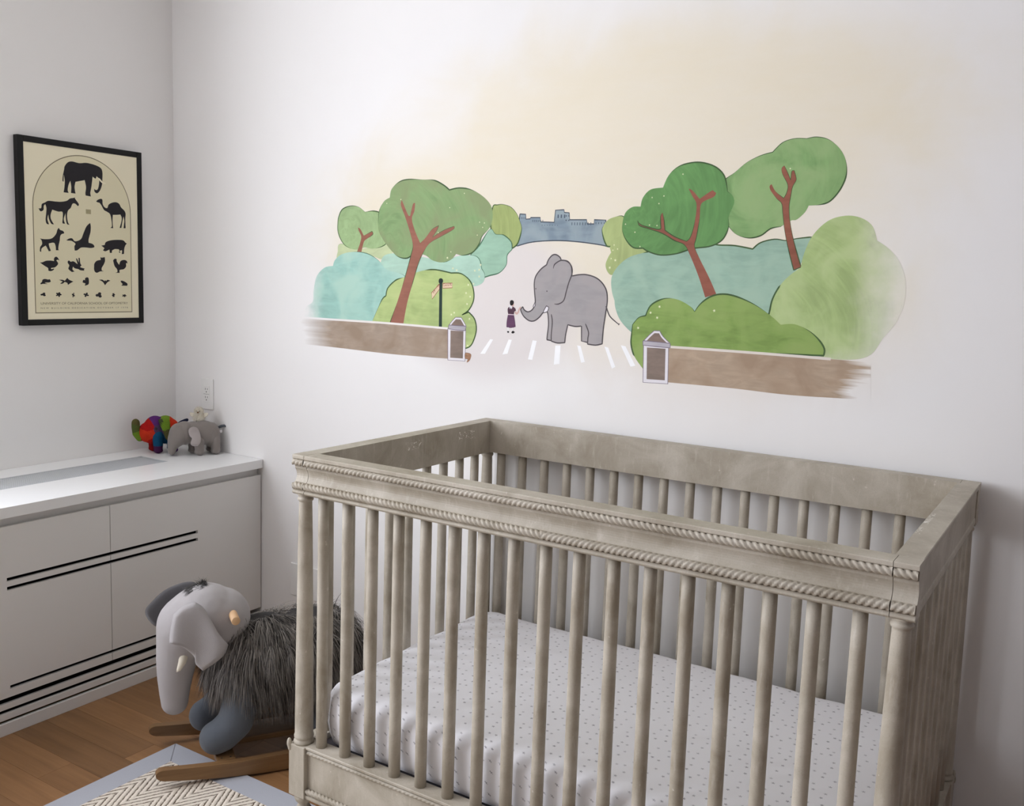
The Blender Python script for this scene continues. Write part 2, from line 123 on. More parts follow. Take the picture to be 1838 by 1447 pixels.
POSTER={
'elephant':[(-0.4758,1.7405),(-0.4731,1.7521),(-0.4604,1.7671),(-0.443,1.7715),(-0.4181,1.7688),(-0.3928,1.773),(-0.3723,1.772),(-0.3517,1.7686),(-0.3336,1.7614),(-0.3273,1.7481),(-0.3279,1.7223),(-0.3296,1.7034),(-0.338,1.6815),(-0.35,1.6698),(-0.3603,1.6747),(-0.3614,1.6851,1),(-0.355,1.681),(-0.347,1.6853),(-0.3413,1.7069),(-0.3423,1.7231),(-0.3513,1.7303,1),(-0.3554,1.7213),(-0.3669,1.7275,1),(-0.37,1.704),(-0.3744,1.6803),(-0.3772,1.6684),(-0.375,1.6559,1),(-0.3954,1.6575,1),(-0.3965,1.6666),(-0.3935,1.6877),(-0.398,1.7115,1),(-0.4197,1.7057),(-0.4336,1.702,1),(-0.4378,1.6833),(-0.4346,1.6607,1),(-0.452,1.6614,1),(-0.4502,1.6821),(-0.4534,1.7034,1),(-0.4599,1.6902),(-0.4641,1.6716),(-0.4607,1.6606,1),(-0.4798,1.661,1),(-0.4762,1.6795),(-0.4744,1.7023),(-0.4775,1.7223,1),(-0.4789,1.6973,1),(-0.483,1.7014),(-0.4808,1.7197)],
'tusk':[(-0.3462,1.7251,1),(-0.3384,1.7236),(-0.3268,1.7131),(-0.3136,1.7098,1),(-0.3177,1.7058,1),(-0.3295,1.7081),(-0.3398,1.7164)],
'horse':[(-0.573,1.598,1),(-0.5635,1.5998),(-0.5608,1.6134),(-0.5488,1.62,1),(-0.5368,1.6266),(-0.5128,1.6265),(-0.491,1.6272),(-0.4688,1.6325),(-0.4562,1.6416),(-0.4412,1.6453),(-0.4381,1.6485,1),(-0.4363,1.6423),(-0.4241,1.6272),(-0.4229,1.6216),(-0.4268,1.6178),(-0.4367,1.625),(-0.4467,1.6242),(-0.4546,1.6087),(-0.4647,1.5987),(-0.4689,1.5801),(-0.4658,1.5575),(-0.4598,1.5499,1),(-0.4696,1.5515),(-0.4734,1.5684),(-0.4748,1.5888,1),(-0.4815,1.5678),(-0.477,1.5522,1),(-0.4868,1.5538),(-0.4851,1.5721),(-0.4858,1.5925),(-0.5016,1.5924),(-0.5232,1.5975,1),(-0.5297,1.5801),(-0.5289,1.5644),(-0.5186,1.5471,1),(-0.5281,1.5487),(-0.5361,1.5639),(-0.5385,1.5794,1),(-0.5421,1.5635),(-0.5366,1.5459,1),(-0.5449,1.5476),(-0.5486,1.5608),(-0.5463,1.5811),(-0.5446,1.6014),(-0.5485,1.6144,1),(-0.5539,1.6073),(-0.5554,1.5938),(-0.5662,1.5885)],
'camel':[(-0.3546,1.6402,1),(-0.3479,1.6466),(-0.336,1.6512),(-0.3295,1.6482),(-0.3285,1.633),(-0.3208,1.6219),(-0.3101,1.6204),(-0.3046,1.6327),(-0.291,1.6409),(-0.2747,1.6442),(-0.2612,1.6399),(-0.2532,1.6274),(-0.2397,1.6164),(-0.2344,1.6048),(-0.2361,1.5853),(-0.2353,1.5515,1),(-0.2442,1.5509,1),(-0.2404,1.5778),(-0.2434,1.5944,1),(-0.2487,1.5748),(-0.2533,1.5515,1),(-0.2607,1.5511,1),(-0.2529,1.5745),(-0.2512,1.5891),(-0.2565,1.6007,1),(-0.2702,1.5985),(-0.2878,1.5971,1),(-0.2896,1.5743),(-0.2874,1.5482,1),(-0.2996,1.5486,1),(-0.2927,1.555),(-0.2937,1.574),(-0.2986,1.5975),(-0.3104,1.6061),(-0.3236,1.6122),(-0.3338,1.6279),(-0.3416,1.6366),(-0.3481,1.6372)],
'dog':[(-0.5709,1.4954,1),(-0.5519,1.494),(-0.5284,1.4978),(-0.5122,1.5134),(-0.5066,1.5286),(-0.5011,1.5364,1),(-0.496,1.5293),(-0.4854,1.5264),(-0.4813,1.5187),(-0.491,1.5147),(-0.4965,1.5069),(-0.4985,1.4919),(-0.5026,1.4768),(-0.5046,1.4619),(-0.5016,1.458,1),(-0.5137,1.4575,1),(-0.5149,1.4738),(-0.5209,1.4834),(-0.5393,1.48,1),(-0.538,1.4702),(-0.5322,1.4547,1),(-0.5401,1.4529,1),(-0.5475,1.4673),(-0.551,1.472,1),(-0.5657,1.4616),(-0.5676,1.4492,1),(-0.5727,1.4515,1),(-0.5707,1.4662),(-0.5638,1.4763),(-0.565,1.4884)],
'goose':[(-0.4744,1.4947,1),(-0.4618,1.5014),(-0.451,1.502),(-0.4403,1.4925),(-0.4181,1.5012),(-0.4065,1.5247),(-0.3948,1.5482),(-0.3805,1.5614,1),(-0.3779,1.5493),(-0.3795,1.5288),(-0.3874,1.5029),(-0.3877,1.4901,1),(-0.3709,1.4858),(-0.3654,1.4758),(-0.3797,1.4716),(-0.4021,1.4726),(-0.4188,1.4708),(-0.4328,1.461),(-0.4428,1.4596,1),(-0.4435,1.4747),(-0.4394,1.484),(-0.4539,1.4933),(-0.4674,1.4936)],
'pig':[(-0.3375,1.4824,1),(-0.3234,1.4852,1),(-0.3185,1.4959),(-0.2994,1.5032),(-0.2707,1.5068),(-0.2466,1.506),(-0.237,1.4979),(-0.2309,1.495,1),(-0.2372,1.4883),(-0.2423,1.4752),(-0.2439,1.4559,1),(-0.2536,1.4544,1),(-0.2522,1.4683),(-0.2619,1.4658),(-0.2584,1.4585,1),(-0.2656,1.4603,1),(-0.2642,1.471),(-0.281,1.4724,1),(-0.2931,1.4666),(-0.2944,1.458,1),(-0.3028,1.4566,1),(-0.3049,1.4692,1),(-0.312,1.4657),(-0.3215,1.4622),(-0.3308,1.4649,1),(-0.3248,1.4736,1)],
'duck':[(-0.5733,1.4128,1),(-0.5639,1.4141),(-0.5512,1.4195),(-0.5343,1.421),(-0.5216,1.4195,1),(-0.5213,1.4285),(-0.5158,1.4347),(-0.5084,1.433),(-0.5012,1.4222,1),(-0.5086,1.425),(-0.513,1.4218,1),(-0.5068,1.4129),(-0.5102,1.4048),(-0.52,1.3974),(-0.5329,1.3951),(-0.5319,1.3911,1),(-0.5223,1.3934),(-0.5246,1.3883),(-0.5353,1.384),(-0.5437,1.3858,1),(-0.5445,1.3947),(-0.5559,1.4014)],
'rabbit':[(-0.4702,1.4202),(-0.4653,1.4235),(-0.4588,1.4196),(-0.4478,1.421),(-0.4325,1.4113,1),(-0.4387,1.4316,1),(-0.4342,1.4307),(-0.4279,1.4176,1),(-0.4286,1.434,1),(-0.4241,1.4331),(-0.4223,1.4157),(-0.418,1.4076),(-0.4227,1.4013),(-0.4048,1.3966,1),(-0.4082,1.3934),(-0.4072,1.3893,1),(-0.4218,1.39),(-0.4307,1.3939),(-0.444,1.3966),(-0.4504,1.4025,1),(-0.4529,1.3922),(-0.4447,1.3853,1),(-0.4553,1.383,1),(-0.4651,1.3899),(-0.4686,1.3959),(-0.4647,1.4062),(-0.4699,1.4141)],
'cat':[(-0.3681,1.4029),(-0.3667,1.4154),(-0.3572,1.4262),(-0.3409,1.4299,1),(-0.3419,1.4403,1),(-0.3361,1.4385),(-0.3243,1.441,1),(-0.3234,1.4274),(-0.3284,1.4146),(-0.3369,1.4017),(-0.3371,1.3922),(-0.3301,1.3892),(-0.3442,1.3878),(-0.357,1.3827),(-0.3651,1.3863),(-0.3683,1.3945)],
'rooster':[(-0.2902,1.4296,1),(-0.2841,1.4362),(-0.2757,1.4354),(-0.2747,1.4269),(-0.2653,1.4144,1),(-0.259,1.4285),(-0.2455,1.4333),(-0.2333,1.4305),(-0.2298,1.4198,1),(-0.2359,1.4218),(-0.2362,1.4089),(-0.2462,1.3989),(-0.2632,1.3952),(-0.2634,1.3845,1),(-0.2815,1.3845,1),(-0.273,1.3886),(-0.2752,1.3992),(-0.2846,1.4096)],
'mouse':[(-0.5739,1.3413,1),(-0.5679,1.3463),(-0.5656,1.3534),(-0.5571,1.3565),(-0.5446,1.3547),(-0.5392,1.3558),(-0.5352,1.3479,1),(-0.5417,1.3448),(-0.5575,1.3435),(-0.5461,1.3387,1),(-0.5639,1.3394),(-0.5723,1.3373,1)],
'fish':[(-0.5051,1.3544,1),(-0.4911,1.3547),(-0.4835,1.3512,1),(-0.4734,1.3621,1),(-0.4659,1.3551),(-0.4507,1.3493,1),(-0.4607,1.344),(-0.4719,1.3367,1),(-0.4739,1.3438),(-0.4836,1.3477,1),(-0.4914,1.3415),(-0.5012,1.3403,1),(-0.4912,1.3486,1)],
'squirrel':[(-0.415,1.3478,1),(-0.4114,1.3561),(-0.4046,1.3542,1),(-0.4045,1.3614),(-0.3976,1.3653),(-0.3908,1.3617),(-0.3908,1.3419),(-0.4028,1.3359),(-0.4073,1.3365,1),(-0.4038,1.3428),(-0.4127,1.3457)],
'bat':[(-0.3495,1.3572,1),(-0.3355,1.3579),(-0.3274,1.3523,1),(-0.3249,1.3566,1),(-0.3203,1.3531,1),(-0.3143,1.3579),(-0.3025,1.3549,1),(-0.3144,1.3494),(-0.3253,1.3375,1),(-0.3344,1.3501)],
'frog':[(-0.2604,1.3545,1),(-0.2531,1.3557),(-0.2397,1.3506),(-0.2312,1.3442),(-0.2326,1.337,1),(-0.2583,1.3373,1),(-0.2521,1.3428),(-0.2569,1.3481)],
'insect0':[(-0.5576,1.3025),(-0.5554,1.3003),(-0.5564,1.2977),(-0.5601,1.2965),(-0.564,1.2974),(-0.5659,1.2995),(-0.5699,1.2987),(-0.5736,1.2999),(-0.5746,1.3024),(-0.5721,1.3046),(-0.568,1.305),(-0.5666,1.3067),(-0.5637,1.3087),(-0.5595,1.3088),(-0.5568,1.3068),(-0.5573,1.3042)],
'insect1':[(-0.4957,1.3028),(-0.4987,1.3),(-0.5027,1.299),(-0.5034,1.2947),(-0.5078,1.2948),(-0.5098,1.2988),(-0.5154,1.2969),(-0.518,1.2995),(-0.5138,1.3027),(-0.5169,1.3056),(-0.5156,1.3089),(-0.5103,1.3079),(-0.5074,1.3097),(-0.5028,1.311),(-0.5013,1.3074),(-0.4999,1.3051)],
'insect2':[(-0.4469,1.301),(-0.4466,1.2975),(-0.4486,1.2957),(-0.4509,1.297),(-0.452,1.2932),(-0.4543,1.2926),(-0.4553,1.2957),(-0.4544,1.2993),(-0.4568,1.3009),(-0.4571,1.3044),(-0.4551,1.3062),(-0.4528,1.3049),(-0.4517,1.3087),(-0.4494,1.3093),(-0.4484,1.3062),(-0.4493,1.3026)],
'insect3':[(-0.392,1.3022),(-0.3913,1.2991),(-0.3953,1.2974),(-0.3998,1.2986),(-0.4019,1.2951),(-0.4063,1.2945),(-0.4085,1.2973),(-0.4068,1.3007),(-0.4115,1.3022),(-0.4122,1.3053),(-0.4082,1.307),(-0.4037,1.3058),(-0.4016,1.3093),(-0.3972,1.3099),(-0.395,1.3071),(-0.3967,1.3037)],
'insect4':[(-0.3426,1.3014),(-0.3397,1.298),(-0.341,1.294),(-0.3458,1.2921),(-0.3509,1.2936),(-0.3533,1.2968),(-0.3584,1.2956),(-0.3632,1.2974),(-0.3644,1.3013),(-0.3613,1.3047),(-0.3559,1.3054),(-0.3542,1.308),(-0.3505,1.3111),(-0.3451,1.3112),(-0.3417,1.3081),(-0.3423,1.304)],
'insect5':[(-0.2843,1.3017),(-0.2879,1.3),(-0.2863,1.2955),(-0.289,1.2949),(-0.2912,1.2954),(-0.294,1.2933),(-0.2944,1.2976),(-0.2969,1.2986),(-0.2979,1.3016),(-0.2943,1.3033),(-0.2959,1.3078),(-0.2932,1.3084),(-0.291,1.3079),(-0.2882,1.31),(-0.2878,1.3056),(-0.2853,1.3046)],
'insect6':[(-0.2353,1.2997),(-0.2378,1.2979),(-0.2413,1.2974),(-0.2418,1.2946),(-0.2456,1.2947),(-0.2475,1.2972),(-0.2523,1.296),(-0.2546,1.2976),(-0.251,1.2997),(-0.2537,1.3015),(-0.2526,1.3035),(-0.248,1.3029),(-0.2455,1.3041),(-0.2415,1.3049),(-0.2402,1.3026),(-0.239,1.3012)],
}

# ---------------------------------------------------------------- helpers
def lin(c):
    """sRGB 0-255 -> linear RGBA"""
    o = []
    for v in c[:3]:
        v = v / 255
        o.append(v / 12.92 if v <= 0.04045 else ((v + 0.055) / 1.055) ** 2.4)
    return (*o, 1)

def tag(o, label=None, cat=None, group=None, kind=None):
    if label: o['label'] = label
    if cat: o['category'] = cat
    if group: o['group'] = group
    if kind: o['kind'] = kind
    return o

def empty(name, loc=(0, 0, 0), rz=0, parent=None):
    o = bpy.data.objects.new(name, None)
    o.location = loc; o.rotation_euler = (0, 0, rz)
    o.empty_display_size = 0.05
    COL.objects.link(o)
    if parent: o.parent = parent
    return o

def link(name, me, mat=None, parent=None, smooth=False):
    o = bpy.data.objects.new(name, me)
    COL.objects.link(o)
    if mat and not me.materials: me.materials.append(mat)
    if parent: o.parent = parent
    if smooth:
        me.polygons.foreach_set('use_smooth', [True] * len(me.polygons))
    return o

def pyobj(name, vs, fs, mat=None, parent=None, smooth=False):
    me = bpy.data.meshes.new(name)
    me.from_pydata([tuple(v) for v in vs], [], fs)
    me.update()
    return link(name, me, mat, parent, smooth)

def bmobj(name, bm, mat=None, parent=None, smooth=False):
    me = bpy.data.meshes.new(name)
    bmesh.ops.recalc_face_normals(bm, faces=bm.faces[:])
    bm.to_mesh(me); bm.free()
    return link(name, me, mat, parent, smooth)

def box(bm, x0, x1, y0, y1, z0, z1, bev=0.0):
    vs = [bm.verts.new(p) for p in ((x0,y0,z0),(x1,y0,z0),(x1,y1,z0),(x0,y1,z0),(x0,y0,z1),(x1,y0,z1),(x1,y1,z1),(x0,y1,z1))]
    fs = [bm.faces.new([vs[i] for i in f]) for f in ((3,2,1,0),(4,5,6,7),(0,1,5,4),(1,2,6,5),(2,3,7,6),(3,0,4,7))]
    if bev:
        es = list({e for f in fs for e in f.edges})
        bmesh.ops.bevel(bm, geom=es, offset=bev, segments=2, affect='EDGES', profile=0.5)
    return bm

def boxobj(name, b, mat, parent=None, bev=0.0):
    bm = bmesh.new(); box(bm, *b, bev=bev)
    return bmobj(name, bm, mat, parent)

def boxes(name, bl, mat, parent=None, bev=0.0):
    bm = bmesh.new()
    for b in bl: box(bm, *b, bev=bev)
    return bmobj(name, bm, mat, parent)

def lathe_data(prof, n=24):
    """prof: list of (radius, z) from bottom to top"""
    vs, fs = [], []
    for r, z in prof:
        for i in range(n):
            a = 2 * math.pi * i / n
            vs.append((r * math.cos(a), r * math.sin(a), z))
    for k in range(len(prof) - 1):
        for i in range(n):
            j = (i + 1) % n
            fs.append((k * n + i, k * n + j, (k + 1) * n + j, (k + 1) * n + i))
    fs.append(tuple(reversed(range(n))))
    fs.append(tuple(range((len(prof) - 1) * n, len(prof) * n)))
    return vs, fs

def lathe(name, prof, mat, parent=None, loc=(0, 0, 0), n=24):
    vs, fs = lathe_data(prof, n)
    o = pyobj(name, vs, fs, mat, parent, True)
    o.location = loc
    return o

def extrude(name, prof, a, b, axis, mat, parent=None, smooth=False):
    """prism: prof is a closed list in the two other axes, axis 'x' -> (y, z), 'y' -> (x, z)"""
    n = len(prof); vs = []
    for t in (a, b):
        for p, q in prof:
            vs.append((t, p, q) if axis == 'x' else (p, t, q))
    fs = [(i, (i + 1) % n, n + (i + 1) % n, n + i) for i in range(n)]
    bm = bmesh.new()
    bv = [bm.verts.new(v) for v in vs]
    for f in fs: bm.faces.new([bv[i] for i in f])
    tri = tessellate_polygon([[Vector((p, q, 0)) for p, q in prof]])
    for t in tri:
        bm.faces.new([bv[i] for i in t]); bm.faces.new([bv[n + i] for i in reversed(t)])
    return bmobj(name, bm, mat, parent, smooth)

def catmull(pts, closed=True, step=5):
    """spline through points; a third element of 1 marks a sharp corner"""
    n = len(pts); P = [Vector((p[0], p[1])) for p in pts]; C = [len(p) > 2 and p[2] for p in pts]
    out = []
    rng = range(n if closed else n - 1)
    for i in rng:
        p1, p2 = P[i], P[(i + 1) % n]
        p0 = P[i - 1] if (closed or i > 0) else p1
        p3 = P[(i + 2) % n] if (closed or i + 2 < n) else p2
        if C[i]: p0 = p1
        if C[(i + 1) % n]: p3 = p2
        m1 = (p2 - p0) * 0.5; m2 = (p3 - p1) * 0.5
        k = 1 if (C[i] and C[(i + 1) % n]) else step
        for s in range(k):
            t = s / k; t2 = t * t; t3 = t2 * t
            out.append((2*t3-3*t2+1) * p1 + (t3-2*t2+t) * m1 + (-2*t3+3*t2) * p2 + (t3-t2) * m2)
    if not closed: out.append(P[-1])
    return out

def tube_data(path, radii, n=10, caps=True):
    """sweep circles (or ellipses: radius as a pair) along a path"""
    path = [Vector(p) for p in path]; vs, fs = [], []
    ref = Vector((0, 0, 1))
    for k, p in enumerate(path):
        t = (path[min(k + 1, len(path) - 1)] - path[max(k - 1, 0)]).normalized()
        if k == 0:
            a = t.cross(ref)
            if a.length < 1e-3: a = t.cross(Vector((1, 0, 0)))
        else:
            a = pa - t * pa.dot(t)
        a.normalize(); b = t.cross(a); pa = a
        r = radii[k]; ra, rb = r if isinstance(r, tuple) else (r, r)
        for i in range(n):
            an = 2 * math.pi * i / n
            vs.append(p + a * ra * math.cos(an) + b * rb * math.sin(an))
    for k in range(len(path) - 1):
        for i in range(n):
            j = (i + 1) % n
            fs.append((k*n+i, k*n+j, (k+1)*n+j, (k+1)*n+i))
    if caps:
        fs.append(tuple(reversed(range(n)))); fs.append(tuple(range((len(path)-1)*n, len(path)*n)))
    return vs, fs

def tube(name, path, radii, mat, parent=None, n=10):
    vs, fs = tube_data(path, radii, n)
    return pyobj(name, vs, fs, mat, parent, True)

def blob(name, spheres, voxel, mat, parent=None, smooth=6):
    """fuse ellipsoids (centre, radii) into one soft continuous mesh"""
    bm = bmesh.new()
    for c, r in spheres:
        if not isinstance(r, tuple): r = (r, r, r)
        m = Matrix.Translation(c) @ Matrix.Diagonal((*r, 1))
        bmesh.ops.create_icosphere(bm, subdivisions=3, radius=1.0, matrix=m)
    me = bpy.data.meshes.new(name + '_raw'); bm.to_mesh(me); bm.free()
    o = bpy.data.objects.new(name + '_raw', me); COL.objects.link(o)
    md = o.modifiers.new('r', 'REMESH'); md.mode = 'VOXEL'; md.voxel_size = voxel
    ms = o.modifiers.new('s', 'SMOOTH'); ms.iterations = smooth; ms.factor = 0.5
    dg = bpy.context.evaluated_depsgraph_get()
    new = bpy.data.meshes.new_from_object(o.evaluated_get(dg))
    bpy.data.objects.remove(o); bpy.data.meshes.remove(me)
    new.name = name; new.materials.clear()
    return link(name, new, mat, parent, True)

def chain(pts, n=8):
    """interpolated spheres along (x, y, z, r) key points"""
    out = []
    for a, b in zip(pts[:-1], pts[1:]):
        for k in range(n):
            t = k / n
            out.append((tuple(a[i] * (1 - t) + b[i] * t for i in range(3)), a[3] * (1 - t) + b[3] * t))
    out.append((tuple(pts[-1][:3]), pts[-1][3]))
    return out

def pillow(name, outline, thick, place, mat, parent=None, rings=6):
    """soft flap: outline (a, b), thickness, place(a, b, h) -> 3D point"""
    n = len(outline); cx = sum(p[0] for p in outline) / n; cy = sum(p[1] for p in outline) / n
    vs, fs = [], []
    for s in (1, -1):
        for k in range(rings + 1):
            f = 1 - k / (rings + 0.6)
            h = thick * 0.5 * math.sqrt(max(0, 1 - f ** 6)) * s
            for p in outline:
                vs.append(place(cx + (p[0] - cx) * f, cy + (p[1] - cy) * f, h))
        vs.append(place(cx, cy, thick * 0.5 * s))
    m = (rings + 1) * n + 1
    for q in (0, 1):
        o = q * m
        for k in range(rings):
            for i in range(n):
                j = (i + 1) % n
                f = (o+k*n+i, o+k*n+j, o+(k+1)*n+j, o+(k+1)*n+i)
                fs.append(f if q else f[::-1])
        for i in range(n):
            j = (i + 1) % n
            f = (o+rings*n+i, o+rings*n+j, o+m-1)
            fs.append(f if q else f[::-1])
    bm = bmesh.new(); bv = [bm.verts.new(v) for v in vs]
    for f in fs: bm.faces.new([bv[i] for i in f])
    bmesh.ops.remove_doubles(bm, verts=bm.verts[:], dist=1e-5)
    return bmobj(name, bm, mat, parent, True)

def textobj(name, s, size, mat, parent, mtx, width=None, spacing=1.0):
    cu = bpy.data.curves.new(name, 'FONT'); cu.body = s; cu.size = size; cu.space_character = spacing
    o = bpy.data.objects.new(name + '_t', cu); COL.objects.link(o)
    dg = bpy.context.evaluated_depsgraph_get()
    me = bpy.data.meshes.new_from_object(o.evaluated_get(dg))
    bpy.data.objects.remove(o); bpy.data.curves.remove(cu)
    if width:
        xs = [v.co.x for v in me.vertices]; k = width / (max(xs) - min(xs)); x0 = min(xs)
        for v in me.vertices: v.co.x = (v.co.x - x0) * k
    me.transform(mtx); me.materials.clear(); me.name = name
    return link(name, me, mat, parent)

# ---------------------------------------------------------------- materials
class N:
    def __init__(s, name):
        s.m = bpy.data.materials.new(name); s.m.use_nodes = True
        s.t = s.m.node_tree; s.n = s.t.nodes; s.b = s.n['Principled BSDF']; s.out = s.n['Material Output']
        s._co = None
    def add(s, typ, **kw):
        n = s.n.new(typ)
        for k, v in kw.items(): setattr(n, k, v)
        return n
    def set(s, sock, v):
        if isinstance(v, bpy.types.NodeSocket): s.t.links.new(v, sock)
        else: sock.default_value = v
    def math(s, op, a, b=0.0, c=0.0, clamp=False):
        n = s.add('ShaderNodeMath', operation=op, use_clamp=clamp)
        s.set(n.inputs[0], a); s.set(n.inputs[1], b); s.set(n.inputs[2], c)
        return n.outputs[0]
    def co(s, kind='Object'):
        if s._co is None: s._co = s.add('ShaderNodeTexCoord')
        return s._co.outputs[kind]
    def geo(s): return s.add('ShaderNodeNewGeometry')
    def xyz(s, v):
        n = s.add('ShaderNodeSeparateXYZ'); s.set(n.inputs[0], v); return n.outputs
    def mapping(s, v, scale=(1,1,1), rot=(0,0,0), loc=(0,0,0)):
        n = s.add('ShaderNodeMapping'); s.set(n.inputs[0], v)
        n.inputs['Scale'].default_value = scale; n.inputs['Rotation'].default_value = rot; n.inputs['Location'].default_value = loc
        return n.outputs[0]
    def noise(s, v, scale, detail=3.0, rough=0.5, dist=0.0):
        n = s.add('ShaderNodeTexNoise'); s.set(n.inputs['Vector'], v)
        n.inputs['Scale'].default_value = scale; n.inputs['Detail'].default_value = detail
        n.inputs['Roughness'].default_value = rough; n.inputs['Distortion'].default_value = dist
        return n.outputs[0]
    def ramp(s, f, stops):
        n = s.add('ShaderNodeValToRGB'); s.set(n.inputs[0], f)
        e = n.color_ramp.elements
        while len(e) < len(stops): e.new(0.5)
        for i, (p, c) in enumerate(stops): e[i].position = p; e[i].color = c
        return n.outputs[0]
    def mix(s, f, a, b, blend='MIX'):
        n = s.add('ShaderNodeMix', data_type='RGBA', blend_type=blend)
        s.set(n.inputs[0], f); s.set(n.inputs[6], a); s.set(n.inputs[7], b)
        return n.outputs[2]
    def range(s, v, a, b, c=0.0, d=1.0, smooth=False):
        n = s.add('ShaderNodeMapRange', clamp=True)
        if smooth: n.interpolation_type = 'SMOOTHSTEP'
        s.set(n.inputs[0], v); n.inputs[1].default_value = a; n.inputs[2].default_value = b
        n.inputs[3].default_value = c; n.inputs[4].default_value = d
        return n.outputs[0]
    def bump(s, h, strength=0.3, dist=0.002):
        n = s.add('ShaderNodeBump'); n.inputs['Strength'].default_value = strength; n.inputs['Distance'].default_value = dist
        s.set(n.inputs['Height'], h); s.t.links.new(n.outputs[0], s.b.inputs['Normal'])
    def done(s, col=None, rough=0.5, spec=None, alpha=None):
        if col is not None: s.set(s.b.inputs['Base Color'], col)
        s.set(s.b.inputs['Roughness'], rough)
        if spec is not None: s.b.inputs['Specular IOR Level'].default_value = spec
        if alpha is not None: s.set(s.b.inputs['Alpha'], alpha)
        return s.m

def sc(c, k): return tuple(max(0, min(1, v * k)) for v in c[:3]) + (1,)

def simple(name, c, rough=0.6, var=0.06, scale=8, spec=0.3, bump=0.0, bscale=200, coord='Object'):
    k = N(name); c = lin(c)
    f = k.noise(k.co(coord), scale)
    col = k.mix(f, sc(c, 1 - var), sc(c, 1 + var))
    if bump: k.bump(k.noise(k.co(coord), bscale, 2), bump, 0.001)
    return k.done(col, rough, spec)

def wall_colour(k):
    """white wall with the mural's thin beige sky wash and pale road tint, in wall metres"""
    p = k.geo().outputs['Position']; o = k.xyz(p)
    def ell(cx, cz, rx, rz):
        a = k.math('DIVIDE', k.math('SUBTRACT', o[0], cx), rx); b = k.math('DIVIDE', k.math('SUBTRACT', o[2], cz), rz)
        return k.math('SQRT', k.math('ADD', k.math('MULTIPLY', a, a), k.math('MULTIPLY', b, b)))
    base = k.mix(k.noise(p, 2.2, 3), lin((238, 236, 234)), lin((243, 241, 239)))
    d = k.math('SMOOTH_MIN', ell(2.08, 1.80, 0.92, 0.40), k.math('SMOOTH_MIN', ell(1.55, 1.58, 0.86, 0.36), ell(2.15, 1.36, 0.72, 0.33), 0.3), 0.3)
    d = k.math('ADD', d, k.math('MULTIPLY', k.math('SUBTRACT', k.noise(p, 3.2, 4, 0.55, 0.6), 0.5), 0.55))
    st = k.noise(k.mapping(p, (6, 1, 22), (0, 0.2, 0)), 1.0, 4, 0.6)
    a = k.math('MULTIPLY', k.range(d, 1.14, 0.55, 0, 0.95, True), k.range(st, 0.2, 0.7, 0.8, 1.0))
    col = k.mix(k.range(o[2], 1.15, 1.45), lin((234, 227, 219)), lin((236, 226, 203)))
    c = k.mix(a, base, col)
    rd = k.range(ell(1.50, 1.34, 0.42, 0.30), 1.0, 0.6, 0, 0.9, True)
    return k.mix(rd, c, lin((227, 220, 217)))

def mute(c, k=1.08, s=0.15):
    """chalky wall paint: a little lighter and greyer"""
    y = 0.3 * c[0] + 0.6 * c[1] + 0.1 * c[2]
    return sc(tuple(v * (1 - s) + y * s for v in c[:3]), k)

def paint(name, c, var=0.16, ang=0.0, centre=None, fades=(), c2=None, dry=None, nscale=9):
    """brushed wall paint: streaks of tone, thinning out into the bare wall where fades say so"""
    k = N(name); c = mute(lin(c)); c2 = mute(lin(c2)) if c2 else None
    pos = k.geo().outputs['Position']
    o = k.xyz(pos)
    if centre:   # strokes that curve round a point
        dx = k.math('SUBTRACT', o[0], centre[0]); dz = k.math('SUBTRACT', o[2], centre[1])
        r = k.math('SQRT', k.math('ADD', k.math('MULTIPLY', dx, dx), k.math('MULTIPLY', dz, dz)))
        an = k.math('ARCTAN2', dz, dx)
        cv = k.add('ShaderNodeCombineXYZ'); k.set(cv.inputs[0], k.math('MULTIPLY', r, 48)); k.set(cv.inputs[1], k.math('MULTIPLY', an, 1.5))
        st = k.noise(cv.outputs[0], 1.0, 4, 0.6, 0.9)
    else:
        st = k.noise(k.mapping(pos, (12, 1, 48), (0, ang, 0)), 1.0, 4, 0.6, 0.9)
    big = k.noise(pos, nscale, 3, 0.5, 0.7)
    f = k.math('ADD', k.math('MULTIPLY', st, 0.55), k.math('MULTIPLY', big, 0.45))
    f = k.range(f, 0.32, 0.68)
    col = k.mix(f, sc(c, 1 - var * 1.5), sc(c, 1 + var * 1.5))
    if c2: col = k.mix(k.range(big, 0.40, 0.64), col, c2)
    if fades or dry:
        a = 1.0
        wob = k.math('MULTIPLY', k.math('SUBTRACT', k.noise(pos, 16, 4, 0.6), 0.5), 0.10)
        for ax, p, q in fades:
            v = k.math('ADD', o[0] if ax == 'x' else o[2], wob)
            a = k.math('MULTIPLY', a, k.range(v, p, q, smooth=True))
        if dry:      # dry-brush end of a horizontal stroke: ragged fingers
            fing = k.math('MULTIPLY', k.math('SUBTRACT', k.noise(k.mapping(pos, (2.0, 1, 38)), 1.0, 3, 0.55), 0.5), dry[2])
            v = k.math('ADD', o[0], fing)
            a = k.math('MULTIPLY', a, k.range(v, dry[0], dry[1]))
        col = k.mix(a, wall_colour(k), col)
    return k.done(col, 0.75, 0.2)

